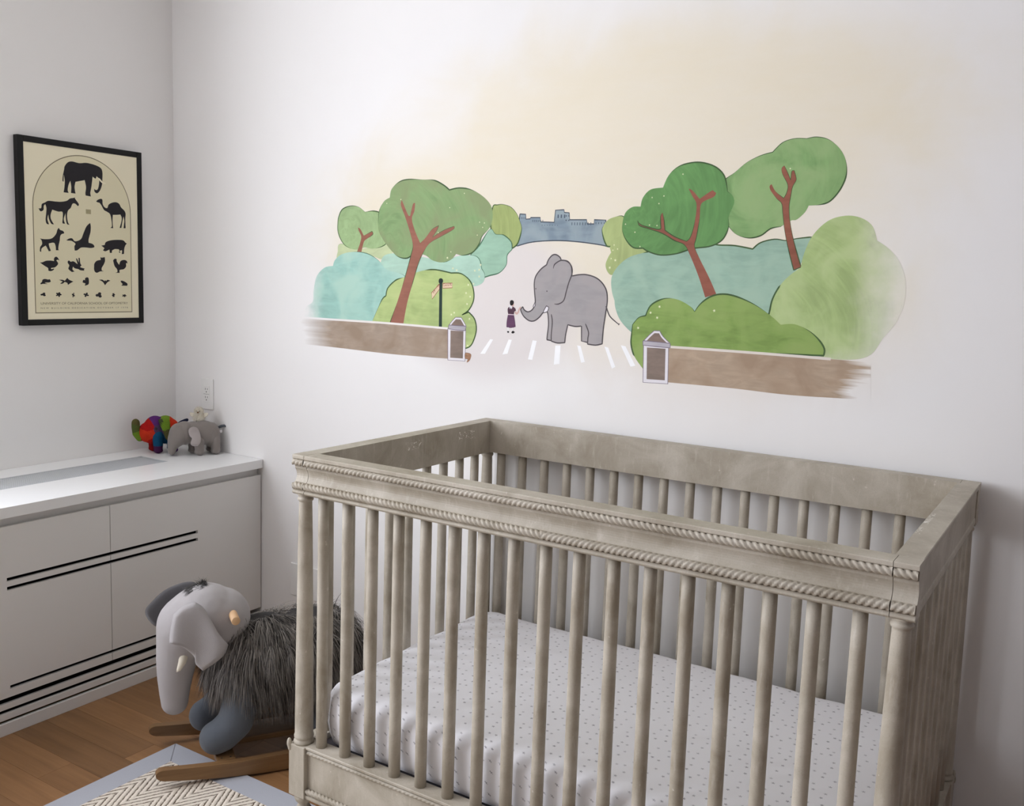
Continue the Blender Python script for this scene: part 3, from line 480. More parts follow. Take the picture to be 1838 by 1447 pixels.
# ---------------------------------------------------------------- the room
RX, RY, RZ = 4.9, -4.8, 2.75
def wall_mat():
    k = N('wall_paint')
    p = k.geo().outputs['Position']
    k.bump(k.noise(p, 260, 3, 0.6), 0.08, 0.001)
    return k.done(k.mix(k.noise(p, 2.2, 3), lin((238, 236, 234)), lin((243, 241, 239))), 0.7, 0.25)
M_WALL = wall_mat()
def mural_wall_mat():
    k = N('mural_wall_paint')
    k.bump(k.noise(k.geo().outputs['Position'], 260, 3, 0.6), 0.08, 0.001)
    return k.done(wall_colour(k), 0.7, 0.25)
M_FAR = simple('unseen_wall_grey', (142, 142, 146), 0.8, 0.02, 3)  # grey invented for the two unseen walls, to weaken bounced light
M_CEIL = simple('ceiling_paint', (240, 238, 233), 0.8, 0.01, 3)
M_WHITE = simple('white_lacquer', (226, 224, 221), 0.42, 0.012, 4, 0.4)
M_TOPWHITE = simple('white_counter', (240, 240, 240), 0.3, 0.01, 4, 0.45)
M_SLOT_SHADE = simple('interior_shade', (7, 6, 6), 0.9, 0.1)  # shade behind the cabinet slots, put into a near-black colour

def oak(name, base, dark):
    k = N(name)
    rnd = k.add('ShaderNodeObjectInfo').outputs['Random']
    co = k.co('Object')
    off = k.add('ShaderNodeVectorMath', operation='ADD'); k.set(off.inputs[0], co)
    cmb = k.add('ShaderNodeCombineXYZ')
    k.set(cmb.inputs[0], k.math('MULTIPLY', rnd, 37.0)); k.set(cmb.inputs[1], k.math('MULTIPLY', rnd, 11.0))
    k.set(off.inputs[1], cmb.outputs[0])
    v = off.outputs[0]
    grain = k.noise(k.mapping(v, (3.0, 60, 60)), 1.0, 6, 0.65, 0.4)
    cath = k.noise(k.mapping(v, (1.3, 14, 14)), 1.0, 4, 0.5, 1.2)
    f = k.math('ADD', k.math('MULTIPLY', grain, 0.5), k.math('MULTIPLY', cath, 0.5))
    col = k.mix(k.range(f, 0.33, 0.67), lin(dark), lin(base))
    tone = k.math('ADD', 0.80, k.math('MULTIPLY', rnd, 0.36))
    tn = k.add('ShaderNodeCombineColor')
    for i in range(3): k.set(tn.inputs[i], tone)
    col = k.mix(1.0, col, tn.outputs[0], 'MULTIPLY')
    k.bump(grain, 0.08, 0.001)
    return k.done(col, 0.42, 0.35)
M_FLOOR = oak('oak_floor', (152, 113, 76), (124, 89, 57))
M_TOYWOOD = oak('toy_wood', (144, 110, 74), (112, 82, 52))

slab = boxobj('floor', (-0.1, RX + .1, RY - .1, 0.1, -0.12, -0.018), simple('subfloor', (70, 48, 32)))
tag(slab, 'oak plank floor of the nursery', kind='structure')
plank_cache = {}
PW = 0.1016
yy, row = -0.066 + 0.0, 0
rs = random.Random(3)
edges = [0.0]
y = -0.067
while y > RY:
    edges.append(y); y -= PW
edges.append(RY)
for row in range(len(edges) - 1):
    y1, y0 = edges[row] - 0.0004, edges[row + 1] + 0.0004
    x = 0.0; nx = 0.35 + rs.random() * 1.1
    while x < RX - 1e-6:
        nx = min(nx, RX)
        if RX - nx < 0.25: nx = RX
        L = round(nx - x - 0.0008, 3); Wd = round(y1 - y0, 4)
        if (L, Wd) not in plank_cache:
            bm = bmesh.new(); box(bm, -L/2, L/2, -Wd/2, Wd/2, -0.018, 0.0)
            me = bpy.data.meshes.new('plank'); bm.to_mesh(me); bm.free(); me.materials.append(M_FLOOR)
            plank_cache[(L, Wd)] = me
        o = bpy.data.objects.new('plank', plank_cache[(L, Wd)])
        o.location = (x + (nx - x) / 2, (y0 + y1) / 2, 0); o.parent = slab
        COL.objects.link(o)
        x = nx; nx = x + rs.choice((0.9, 1.05, 1.2, 1.35, 1.5))

T = 0.16
tag(boxobj('wall_back', (-T, RX + T, 0, T, -0.12, RZ), mural_wall_mat()), 'white wall carrying the painted mural', kind='structure')
tag(boxes('wall_left', [(-T, 0, RY, WIN[0], -0.12, RZ), (-T, 0, WIN[1], 0, -0.12, RZ), (-T, 0, WIN[0], WIN[1], -0.12, WIN[2]), (-T, 0, WIN[0], WIN[1], WIN[3], RZ)], M_WALL), 'white side wall with the window', kind='structure')
tag(boxobj('wall_right', (RX, RX + T, RY, 0, -0.12, RZ), M_FAR), 'unseen wall opposite the window, grey to limit bounced light', kind='structure')
tag(boxobj('wall_front', (-T, RX + T, RY - T, RY, -0.12, RZ), M_FAR), 'unseen wall behind the viewer, grey to limit bounced light', kind='structure')
tag(boxobj('ceiling', (-T, RX + T, RY - T, T, RZ, RZ + 0.1), M_CEIL), 'flat white ceiling', kind='structure')

# window
def pane_mat():
    k = N('window_glass')
    tr = k.add('ShaderNodeBsdfTransparent'); gl = k.add('ShaderNodeBsdfGlossy'); gl.inputs['Roughness'].default_value = 0.02
    mx = k.add('ShaderNodeMixShader'); mx.inputs[0].default_value = 0.05
    k.t.links.new(tr.outputs[0], mx.inputs[1]); k.t.links.new(gl.outputs[0], mx.inputs[2])
    k.t.links.new(mx.outputs[0], k.out.inputs[0]); return k.m
wf = 0.05
y0, y1, z0, z1 = WIN
ym = (y0 + y1) / 2
yq = [y0 + (y1-y0)*i/4 for i in (1, 2, 3)]
win = boxes('window_1', [(-.1, -.04, y0, y0+wf, z0, z1), (-.1, -.04, y1-wf, y1, z0, z1), (-.1, -.04, y0+wf, y1-wf, z0, z0+wf), (-.1, -.04, y0+wf, y1-wf, z1-wf, z1), *[(-.1, -.04, q-wf/2, q+wf/2, z0+wf, z1-wf) for q in yq]], M_WHITE, bev=0.002)
tag(win, 'white framed window above the radiator cabinet', kind='structure')
M_PANE = pane_mat()
ye = [y0 + wf/2] + yq + [y1 - wf/2]
for a_, b_ in zip(ye[:-1], ye[1:]): boxobj('pane', (-.074, -.068, a_+wf/2, b_-wf/2, z0+wf, z1-wf), M_PANE, win)

# ---------------------------------------------------------------- radiator cabinet with slotted fronts
cab = empty('radiator_cabinet', (0.25, -1.2, 0))
tag(cab, 'long low white radiator cabinet with black slots under the counter', 'cabinet')
ctr = Matrix.Translation((-0.25, 1.2, 0))
def cabpart(name, bl, mat, parent=cab, bev=0.0):
    o = boxes(name, bl, mat, None, bev); o.data.transform(ctr); o.parent = parent; return o
YE = -4.40
cabpart('body', [(0.002, 0.400, YE, -0.003, 0.02, 0.6665)], M_SLOT_SHADE)
cabpart('reveal_strip', [(0.400, 0.478, YE, -0.003, 0.628, 0.667)], M_WHITE)
SLOTS = [(0.473, 0.4845), (0.4455, 0.457), (0.1405, 0.152)]
def panel(ya, yb, sa, sb):
    """front panel from ya to yb with slots cut between sa and sb"""
    zb, zt = 0.1165, 0.6395; x0, x1 = 0.488, 0.499
    bl = []
    if sa > ya + 1e-4: bl.append((x0, x1, ya, sa, zb, zt))
    if sb < yb - 1e-4: bl.append((x0, x1, sb, yb, zb, zt))
    zz = [zb] + [v for s in sorted(SLOTS) for v in s] + [zt]
    for i in range(0, len(zz), 2): bl.append((x0, x1, max(sa, ya), min(sb, yb), zz[i], zz[i+1]))
    cabpart('front_panel', bl, M_WHITE)
panel(-0.6428, -0.005, -0.6428, -0.298)
panel(-1.2868, -0.6452, -0.985, -0.6452)
panel(-1.9308, -1.2892, -1.9308, -1.59)
panel(-2.5748, -1.9332, -2.27, -1.9332)
panel(-3.2188, -2.5772, -3.2188, -2.88)
panel(-3.8628, -3.2212, -3.56, -3.2212)
panel(YE, -3.8652, -4.0, -4.0)
for za, zb_ in ((0.079, 0.098), (0.0465, 0.067), (0.0, 0.0375)):
    cabpart('kick_slat', [(0.485, 0.495 if zb_ > .04 else 0.4985, YE, -0.003, za, zb_)], M_WHITE, bev=0.0008)

top = empty('countertop', (0.25, -1.2, 0.667))
tag(top, 'glossy white countertop with inset metal grille beside the window', 'countertop')
ct2 = Matrix.Translation((-0.25, 1.2, -0.667))
def toppart(name, bl, mat, parent=top, bev=0.0):
    o = boxes(name, bl, mat, None, bev); o.data.transform(ct2); o.parent = parent; return o
GX0, GX1, GY0, GY1 = 0.125, 0.283, -4.1, -0.255
toppart('slab', [(0.001, GX0, YE, -0.002, 0.667, 0.699), (GX1, 0.507, YE, -0.002, 0.667, 0.699), (GX0, GX1, GY1, -0.002, 0.667, 0.699), (GX0, GX1, YE, GY0, 0.667, 0.699), (GX0, GX1, GY0, GY1, 0.667, 0.672)], M_TOPWHITE)
M_GRILLE = simple('grille_metal', (196, 198, 201), 0.5, 0.03, 20, 0.4)
g = toppart('grille', [(GX0, GX0+.006, GY0, GY1, .672, .6985), (GX1-.006, GX1, GY0, GY1, .672, .6985), (GX0, GX1, GY0, GY0+.006, .672, .6985), (GX0, GX1, GY1-.006, GY1, .672, .6985)], M_GRILLE)
nb = int((GY1 - GY0 - .012) / 0.0085)
bars = toppart('grille_bars', [(GX0+.006, GX1-.006, GY0+.006+i*.0085, GY0+.006+i*.0085+.0045, .680, .6975) for i in range(nb)], M_GRILLE, g)
tag(bars, kind='stuff')

# ---------------------------------------------------------------- wall outlet plates
M_PLATE = simple('outlet_plastic', (238, 237, 234), 0.35, 0.01)
M_SLIT = simple('outlet_slit', (70, 66, 64), 0.6)
def outlet(name, x0, x1, z0, z1, gangs, label, slits=True):
    e = tag(empty(name, ((x0+x1)/2, 0, (z0+z1)/2)), label, 'outlet')
    w, h = (x1-x0)/2, (z1-z0)/2
    boxobj('cover_plate', (-w, w, -0.0065, -0.0002, -h, h), M_PLATE, e, 0.002)
    for gi in range(gangs if slits else 0):
        cx = -w + (2*w) * (gi + .5) / gangs
        ins = boxobj('insert', (cx-.0165, cx+.0165, -0.0085, -0.006, -.033, .033), M_PLATE, e, 0.0008)
        if not slits: continue
        boxes('slits', [(cx+a-b/2, cx+a+b/2, -0.0089, -0.0084, z-c/2, z+c/2) for s in (.016, -.016) for a, z, b, c in ((-.0062, s+.004, .002, .008), (.0062, s+.004, .002, .0065), (0, s-.007, .0042, .0045))] + [(cx-.0165, cx+.0165, -.0087, -.0084, -.0005, .0005)], M_SLIT, ins)
outlet('wall_outlet', 0.161, 0.231, 0.860, 0.982, 1, 'white duplex outlet on the wall above the toy elephants')
outlet('wall_plate', 0.662, 0.864, 0.203, 0.327, 4, 'wide blank white plate low on the wall behind the crib post', False)

# ---------------------------------------------------------------- framed animal poster
fr = tag(empty('framed_poster', (0, -0.4025, 1.195)), 'cream poster of black animal silhouettes in a thin black frame', 'poster')
FM = Matrix.Translation((0, 0.4025, -1.195))
M_FRAME = simple('black_frame', (10, 9, 9), 0.45, 0.2, 30, 0.3)
M_PAPER = simple('cream_paper', (244, 236, 208), 0.7, 0.03, 5)
M_INK = simple('black_ink', (44, 42, 45), 0.8, 0.06)
M_FIELD = simple('olive_cream_field', (231, 223, 190), 0.75, 0.04, 6)
M_LINE = simple('brown_rule', (122, 112, 88), 0.8, 0.05)
FY0, FY1, FZ0, FZ1, FT = -0.642, -0.163, 1.195, 1.838, 0.021
def frpart(name, bl, mat, parent=fr, bev=0):
    o = boxes(name, bl, mat, None, bev); o.data.transform(FM); o.parent = parent; return o
for b in ((FY0, FY0+FT, FZ0, FZ1), (FY1-FT, FY1, FZ0, FZ1), (FY0+FT, FY1-FT, FZ0, FZ0+FT), (FY0+FT, FY1-FT, FZ1-FT, FZ1)):
    frpart('frame_bar', [(0.001, 0.026, *b)], M_FRAME, bev=0.0015)
pr = frpart('print', [(0.004, 0.0240, FY0+FT, FY1-FT, FZ0+FT, FZ1-FT)], M_PAPER)
def flat_yz(name, pts, x, mat, parent, step=4, spl=True):
    pts = catmull(pts, True, step) if spl else [Vector(p[:2]) for p in pts]
    tri = tessellate_polygon([[Vector((p[0], p[1], 0)) for p in pts]])
    return pyobj(name, [FM @ Vector((x, p[0], p[1])) for p in pts], [tuple(t) for t in tri], mat, parent)
def arch(in_):
    y0, y1, z0, zs = -0.5945+in_, -0.2125-in_, 1.2372+in_, 1.605
    cy, r, h = (y0+y1)/2, (y1-y0)/2, 0.192-in_
    return [(y0, z0), (y1, z0)] + [(cy + r*math.cos(a), zs + h*math.sin(a)) for a in [math.pi*i/40 for i in range(41)]]
flat_yz('arch_rule', arch(0), 0.0242, M_LINE, pr, spl=False)
flat_yz('arch_field', arch(0.0028), 0.0243, M_FIELD, pr, spl=False)
for k_, pts in POSTER.items():
    nm = k_.rstrip('0123456789') + ('_silhouette' if k_ != 'tusk' else '')
    flat_yz(nm, pts, 0.0244 if k_ != 'tusk' else 0.0246, M_INK if k_ != 'tusk' else M_PAPER, pr)
yz = Matrix(((0,0,1,0),(1,0,0,0),(0,1,0,0),(0,0,0,1)))
textobj('lettering', 'UNIVERSITY OF CALIFORNIA SCHOOL OF OPTOMETRY', 0.0115, M_LINE, pr, FM @ Matrix.Translation((0.0245, -0.5740, 1.2675)) @ yz, 0.343)
textobj('lettering', 'NEW BUILDING DEDICATION OCTOBER 17 1978', 0.0075, M_LINE, pr, FM @ Matrix.Translation((0.0245, -0.5745, 1.2525)) @ yz, 0.343, 1.6)
flat_yz('emblem', [(-.396, 1.609), (-.376, 1.609), (-.376, 1.593), (-.396, 1.593)], 0.0244, simple('pale_olive_ink', (172, 163, 128), 0.8, 0.2, 400), pr, spl=False)

# ---------------------------------------------------------------- mural painted on the back wall
mur = tag(empty('wall_mural', (1.75, 0, 1.1)), 'painted park scene with elephant and girl on the wall above the crib', 'mural')
MO = Vector((1.75, 0, 1.1))
layer = [0]
def flat_wall(name, pts, mat, parent=None, bump=True):
    if bump: layer[0] += 1
    y = -0.00006 - 0.000004 * layer[0]
    tri = tessellate_polygon([[Vector((p[0], p[1], 0)) for p in pts]])
    return pyobj(name, [Vector((p[0], y, p[1])) - MO for p in pts], [tuple(t) for t in tri], mat, parent or mur)
def ribbon(name, pts, wf, mat, parent):
    """painted line: half width wf(t)"""
    layer[0] += 1
    y = -0.00006 - 0.000004 * layer[0]
    n = len(pts); vs, fs = [], []
    for i, p in enumerate(pts):
        d = (pts[min(i+1, n-1)] - pts[max(i-1, 0)])
        if d.length < 1e-9: d = Vector((1, 0))
        d.normalize(); nn = Vector((-d.y, d.x)); w_ = wf(i / (n-1), p)
        for s in (1, -1):
            q = p + nn * w_ * s
            vs.append(Vector((q.x, y, q.y)) - MO)
    for i in range(n-1): fs.append((2*i, 2*i+1, 2*i+3, 2*i+2))
    return pyobj(name, vs, fs, mat, parent)
M_OUT = paint('outline_green', (70, 98, 54), 0.2)
M_OUTD = paint('outline_dark', (66, 94, 54), 0.2)
M_OUTG = paint('outline_grey', (84, 78, 80), 0.12)
M_OUTT = paint('outline_teal', (74, 118, 88), 0.2)

def shape(key, name, mat, outline=None, w=0.0022, thr=-0.15, seed=0.0, keep=None):
    pts = catmull(MURAL[key], True, 5)
    o = flat_wall(name, pts, mat)
    if outline:
        def wf(t, p):
            if keep and not keep(p.x, p.y): return 0.0
            v = noise.noise(Vector((p.x * 7 + seed, p.y * 7, seed))) - thr
            return w * max(0.0, min(1.0, v * 3.2))
        ribbon('outline', pts + [pts[0]], wf, outline, o)
    return o

M_STRIPE = paint('stripe_white', (246, 246, 246), 0.02)
for i in range(7):
    q = [Vector(p[:2]) for p in MURAL['stripe%d' % i]]
    ca, cb = (q[0]+q[1])/2, (q[2]+q[3])/2
    flat_wall('crosswalk_stripe', [ca+(q[0]-ca)*1.5, ca+(q[1]-ca)*1.5, cb+(q[2]-cb)*1.35, cb+(q[3]-cb)*1.35], M_STRIPE)
# skyline
sk = shape('skyline', 'skyline', paint('skyline_blue', (128, 147, 160), 0.14, c2=(150, 166, 172)), paint('outline_blue', (66, 76, 88), 0.1), 0.0016, -1)
M_SKW = paint('skyline_window', (84, 96, 110), 0.1)
def dash(x, z, w_=0.0022, h=0.0055):
    bmv = [Vector((x-w_/2, z-h/2)), Vector((x+w_/2, z-h/2)), Vector((x+w_/2, z+h/2)), Vector((x-w_/2, z+h/2))]
    flat_wall('window_mark', bmv, M_SKW, sk, False)
layer[0] += 1
sx = [p[0] for p in MURAL['skyline']]; sz = [p[1] for p in MURAL['skyline']]
x_l, z_t = MURAL['skyline'][0][:2]
tw = MURAL['skyline'][8][:2]; tw2 = MURAL['skyline'][9][:2]
for i in range(3): dash(x_l + 0.006 + i*0.006, z_t - 0.012)
b0, b1 = MURAL['skyline'][4][:2], MURAL['skyline'][5][:2]
for i in range(6): dash(b0[0] + 0.008 + i*0.007, b0[1] - 0.010)
b0, b1 = MURAL['skyline'][6][:2], MURAL['skyline'][7][:2]
for i in range(7): dash(b0[0] + 0.006 + i*0.009, b0[1] - 0.010, 0.0016, 0.003)
for i in range(3): dash(tw[0] + 0.010 + i*0.011, tw[1] - 0.018, 0.0045, 0.010)
b0 = MURAL['skyline'][10][:2]
for i in range(2):
    for j in range(2): dash(b0[0] + 0.007 + i*0.009, b0[1] - 0.010 - j*0.013, 0.004, 0.004)
b0 = MURAL['skyline'][12][:2]
for i in range(8): dash(b0[0] + 0.008 + i*0.009, b0[1] - 0.012, 0.0025, 0.008)
b0 = MURAL['skyline'][16][:2]
for i in range(4): dash(b0[0] + 0.006 + i*0.009, b0[1] - 0.010)

# left side planting, back to front
shape('leaf_far_left', 'tree_crown', paint('leaf_far_left', (160, 176, 98), 0.14, centre=(1.33, 1.55)), M_OUT, 0.0022, -0.25, 1)
shape('teal_upper_left', 'hedge', paint('teal_upper_left', (150, 192, 164), 0.09), M_OUTT, 0.0020, -0.1, 2, lambda x, z: x > 1.28)
shape('leaf_small_under', 'bush', paint('leaf_small_under', (188, 202, 150), 0.08), M_OUT, 0.0014, 0.1, 3)
shape('leaf_small', 'tree_crown', paint('leaf_small', (152, 182, 122), 0.12, centre=(0.93, 1.55)), M_OUT, 0.0020, -0.1, 4)
shape('trunk_small', 'tree_trunk', paint('trunk_small', (150, 94, 72), 0.14), M_OUTD, 0.0010, -0.1, 5)
shape('teal_mid_left', 'hedge', paint('teal_mid_left', (168, 206, 184), 0.08), M_OUTT, 0.0016, 0.0, 6)
shape('teal_left', 'bush', paint('teal_left', (150, 200, 186), 0.09, c2=(170, 210, 192), fades=(('x', 0.70, 0.82),)), M_OUTT, 0.0018, -0.02, 7, lambda x, z: z > 1.30 and x > 0.83)
shape('leaf_big', 'tree_crown', paint('leaf_big', (134, 168, 106), 0.13, centre=(1.12, 1.50), c2=(138, 156, 104)), M_OUTD, 0.0022, -0.15, 8)
shape('bush_lamp', 'bush', paint('bush_lamp', (172, 194, 114), 0.11, c2=(186, 202, 124)), M_OUT, 0.0022, -0.3, 9, lambda x, z: z > 1.185)
shape('trunk_big', 'tree_trunk', paint('trunk_big', (156, 98, 78), 0.10, ang=1.2), M_OUTD, 0.0013, -0.1, 10)
shape('lamp_post', 'street_lamp', paint('lamp_green', (42, 62, 56), 0.1))
shape('lamp_ball', 'street_lamp', paint('lamp_ball', (36, 48, 46), 0.1))
M_SIGN = paint('sign_cream', (222, 196, 160), 0.05); M_RED = paint('sign_red', (150, 62, 48), 0.1)
for k_ in ('sign_right', 'sign_left'):
    s_ = shape(k_, 'street_sign', M_SIGN, M_RED, 0.0009, -2)
    q = [Vector(p[:2]) for p in MURAL[k_]]
    if k_ == 'sign_right':
        a = q[3] + (q[2]-q[3])*0.06 + Vector((0, .006)); ex = (q[2]-q[3]).normalized(); wd = (q[2]-q[3]).length*.88
        txt, sz_ = 'Central Pk', 0.0125
    else:
        a = q[2] + (q[1]-q[2])*0.10 + Vector((0, .012)); ex = (q[1]-q[2]).normalized(); wd = (q[1]-q[2]).length*.8
        txt, sz_ = 'W 79', 0.0135
    layer[0] += 1
    ey = Vector((-ex.y, ex.x)) if k_ == 'sign_right' else Vector((0, 1))
    mt = Matrix(((ex.x, ey.x, 0, a.x - MO.x), (0, 0, -1, -0.00006 - 0.000004*layer[0]), (ex.y, ey.y, 0, a.y - MO.z), (0, 0, 0, 1)))
    textobj('lettering', txt, sz_, M_RED, s_, mt, wd)
shape('wall_left', 'garden_wall', paint('garden_wall', (172, 152, 132), 0.13, c2=(156, 134, 112), dry=(0.72, 0.86, 0.16)))
M_EDGE = paint('wall_edge_white', (232, 226, 220), 0.03, dry=(0.80, 0.92, 0.1))
ribbon('wall_edge', catmull([MURAL['wall_left'][i][:2] for i in (0, 1, 2, 3)], False, 6), lambda t, p: 0.0035, M_EDGE, mur)
M_PB = paint('pillar_border', (226, 221, 226), 0.03); M_PP = paint('pillar_brown', (134, 116, 104), 0.14, ang=1.5)
M_CAP = paint('pillar_cap', (182, 176, 184), 0.08); M_ROOF = paint('pillar_roof', (140, 118, 106), 0.14); M_PL = paint('pillar_line', (126, 112, 128), 0.1)
for sd in ('left', 'right'):
    p_ = shape('pillar_' + sd, 'gate_pillar', M_PB, M_PL, 0.0011, -2)
    flat_wall('pillar_panel', catmull(MURAL['pillar_%s_panel' % sd], True, 5), M_PP, p_)
    c_ = flat_wall('pillar_cap', catmull(MURAL['cap_' + sd], True, 5), M_CAP, p_)
    ribbon('outline', (lambda q: q + [q[0]])(catmull(MURAL['cap_' + sd], True, 5)), lambda t, p: 0.0011, M_PL, p_)
    flat_wall('pillar_roof', catmull(MURAL['roof_' + sd], True, 5), M_PB, p_)
    rr = catmull(MURAL['roof_' + sd], True, 5); cc = sum(rr, Vector((0, 0))) / len(rr)
    flat_wall('pillar_roof', [cc + (q - cc) * 0.8 + Vector((0, -0.003)) for q in rr], M_ROOF, p_)
    ribbon('outline', rr + [rr[0]], lambda t, p: 0.0010, M_PL, p_)
    if sd == 'left':
        shape('dog', 'brown_dog', paint('dog_brown', (160, 116, 84), 0.2, nscale=120), paint('outline_brown', (110, 76, 52), 0.1), 0.0008, -0.2)
        # right side planting goes under the right pillar
        shape('yg_far_right', 'bush', paint('yg_far_right', (166, 182, 110), 0.12, centre=(1.66, 1.6)), M_OUT, 0.0022, -0.25, 11)
        shape('yg_right', 'bush', paint('yg_right', (166, 182, 110), 0.12, centre=(1.75, 1.5)), M_OUT, 0.0020, -0.1, 12)
        shape('teal_right', 'hedge', paint('teal_right', (148, 184, 162), 0.11, c2=(160, 192, 168)), M_OUT, 0.0020, -0.15, 13, lambda x, z: x < 1.78 or z > 1.5)
        shape('leaf_right', 'tree_crown', paint('leaf_right', (126, 168, 98), 0.15, centre=(2.37, 1.72), c2=(146, 178, 112)), M_OUTD, 0.0018, -0.12, 14)
        shape('trunk_right', 'tree_trunk', paint('trunk_right', (150, 88, 66), 0.12, ang=1.3), M_OUTD, 0.0013, -0.1, 15)
        shape('leaf_dark', 'tree_crown', paint('leaf_dark', (96, 148, 78), 0.15, centre=(2.0, 1.62)), M_OUTD, 0.0019, -0.2, 16)
        shape('trunk_dark', 'tree_trunk', paint('trunk_dark', (152, 88, 68), 0.12, ang=1.9), M_OUTD, 0.0014, -0.15, 17)
        shape('bush_pale', 'bush', paint('bush_pale', (164, 188, 114), 0.12, centre=(2.42, 1.30), c2=(180, 200, 132), fades=(('x', 2.79, 2.60), ('z', 1.17, 1.28))), M_OUTD, 0.0022, -0.4, 18, lambda x, z: x < 2.44 and z > 1.27)
        shape('bush_olive', 'bush', paint('bush_olive', (130, 162, 70), 0.14, c2=(144, 170, 84)), M_OUT, 0.0023, -0.2, 19, lambda x, z: z > 1.21 or x < 1.82)
        shape('wall_right', 'garden_wall', paint('garden_wall_right', (182, 158, 132), 0.13, c2=(164, 138, 112), dry=(2.665, 2.615, 0.34)))
        ribbon('wall_edge', catmull([MURAL['wall_right'][i][:2] for i in (0, 1, 2, 3)], False, 6), lambda t, p: 0.0035, paint('wall_edge_right', (222, 212, 200), 0.03), mur)

# elephant and girl
el = shape('elephant', 'elephant_figure', paint('elephant_grey', (162, 157, 157), 0.06, c2=(168, 160, 159)), M_OUTG, 0.0019, -2)
flat_wall('tusk', catmull(MURAL['tusk'], True, 5), M_PB, el); flat_wall('tusk', catmull(MURAL['tusk_far'], True, 5), M_PB, el)
for k_ in ('tusk', 'tusk_far'):
    q = catmull(MURAL[k_], True, 5); ribbon('outline', q + [q[0]], lambda t, p: 0.0012, M_OUTG, el)
for k_ in ('ear_line', 'leg_line1', 'leg_line2'):
    ribbon('outline', catmull(MURAL[k_], False, 6), lambda t, p: 0.0018 * min(1, 8*t+.3, 8*(1-t)+.3), M_OUTG, el)
ribbon('tail', catmull(MURAL['tail_line'], False, 6), lambda t, p: 0.0020 - 0.0008*t + (0.0018 if t > .93 else 0), M_OUTG, el)
for k_ in ('eye1', 'eye2'): flat_wall('eye', catmull(MURAL[k_], True, 4), M_OUTG, el)
gd = shape('girl_skirt', 'girl_figure', paint('dress_plum', (104, 66, 98), 0.12), paint('outline_plum', (80, 46, 70), 0.1), 0.0007, -2)
M_SKIN = paint('skin_paint', (214, 176, 164), 0.05); M_BLACK = paint('black_paint', (40, 36, 36), 0.1)
ribbon('arm', catmull(MURAL['girl_arm'], False, 5), lambda t, p: 0.0032 - 0.001*t, M_SKIN, gd)
for k_ in ('girl_leg1', 'girl_leg2'): ribbon('leg', catmull(MURAL[k_], False, 4), lambda t, p: 0.0022, paint('sock_white', (230, 226, 224), 0.04), gd)
for k_, mt in (('girl_top', paint('dress_dark', (86, 56, 72), 0.12)), ('girl_belt', paint('belt_pink', (216, 190, 204), 0.05)), ('girl_face', M_SKIN), ('girl_head', M_BLACK), ('girl_collar', M_PB), ('girl_shoe1', M_BLACK), ('girl_shoe2', M_BLACK)):
    flat_wall(k_[5:].rstrip('12'), catmull(MURAL[k_], True, 4), mt, gd)
# scattered blossoms
M_FLW = paint('blossom_cream', (222, 226, 178), 0.05)
layer[0] += 1
yb_ = -0.00006 - 0.000004 * layer[0]
fm = bpy.data.meshes.new('blossom')
fv = [((0.0046 if i % 2 else 0.0020) * math.cos(i * math.pi / 5), 0, (0.0046 if i % 2 else 0.0020) * math.sin(i * math.pi / 5)) for i in range(10)] + [(0, 0, 0)]
fm.from_pydata(fv, [], [(i, (i+1) % 10, 10) for i in range(10)]); fm.materials.append(M_FLW)
for x, z in FLOWERS:
    o = bpy.data.objects.new('blossom', fm); o.location = Vector((x, yb_, z)) - MO; o.scale = (.6,) * 3 if z > 1.48 else (1,) * 3; o.rotation_euler = (0, x * 40, 0); o.parent = mur; COL.objects.link(o)

# ---------------------------------------------------------------- rug
def rug_field_mat():
    k = N('rug_chevron_weave')
    p = k.geo().outputs['Position']; o = k.xyz(p)
    h = 0.055
    t = k.math('DIVIDE', k.math('SUBTRACT', o[0], 1.106 - 20 * h), 2 * h)
    d = k.math('MULTIPLY', k.math('ABSOLUTE', k.math('SUBTRACT', k.math('FRACT', k.math('ADD', t, 0.5)), 0.5)), 2 * h * 1.8)
    wob = k.math('MULTIPLY', k.math('SUBTRACT', k.noise(p, 140, 2), 0.5), 0.010)
    f = k.math('DIVIDE', k.math('ADD', k.math('SUBTRACT', o[1], d), wob), 0.0300)
    s = k.math('FRACT', f)
    rib = k.math('SINE', k.math('MULTIPLY', s, math.pi))
    yarn = k.noise(p, 420, 3, 0.6)
    dark = k.math('MULTIPLY', k.range(rib, 0.50, 0.22), k.range(k.noise(p, 170, 2), 0.30, 0.5, 0.35, 1.0))
    cream = k.mix(yarn, lin((226, 212, 194)), lin((248, 240, 228)))
    col = k.mix(dark, cream, lin((112, 96, 80)))
    k.bump(k.math('ADD', rib, k.math('MULTIPLY', yarn, 0.5)), 0.9, 0.004)
    return k.done(col, 0.95, 0.1)
def weave(name, c, s=900):
    k = N(name); c = lin(c); p = k.geo().outputs['Position']
    a = k.add('ShaderNodeTexWave'); a.inputs['Scale'].default_value = s / 20; k.set(a.inputs['Vector'], p)
    f = k.noise(p, s, 2)
    k.bump(f, 0.25, 0.0006)
    return k.done(k.mix(f, sc(c, 0.9), sc(c, 1.08)), 0.9, 0.15)
rug = tag(empty('area_rug', (0.95, -0.746, 0)), 'cream chevron woven rug with pale grey cloth border under the rocker', 'rug')
M_BORD = weave('rug_border_cloth', (178, 180, 188))
RX0, RX1, RY0, RY1, RB = 0.95, 3.05, -2.25, -0.746, 0.082
loc = lambda x, y, z: (x - 0.95, y + 0.746, z)
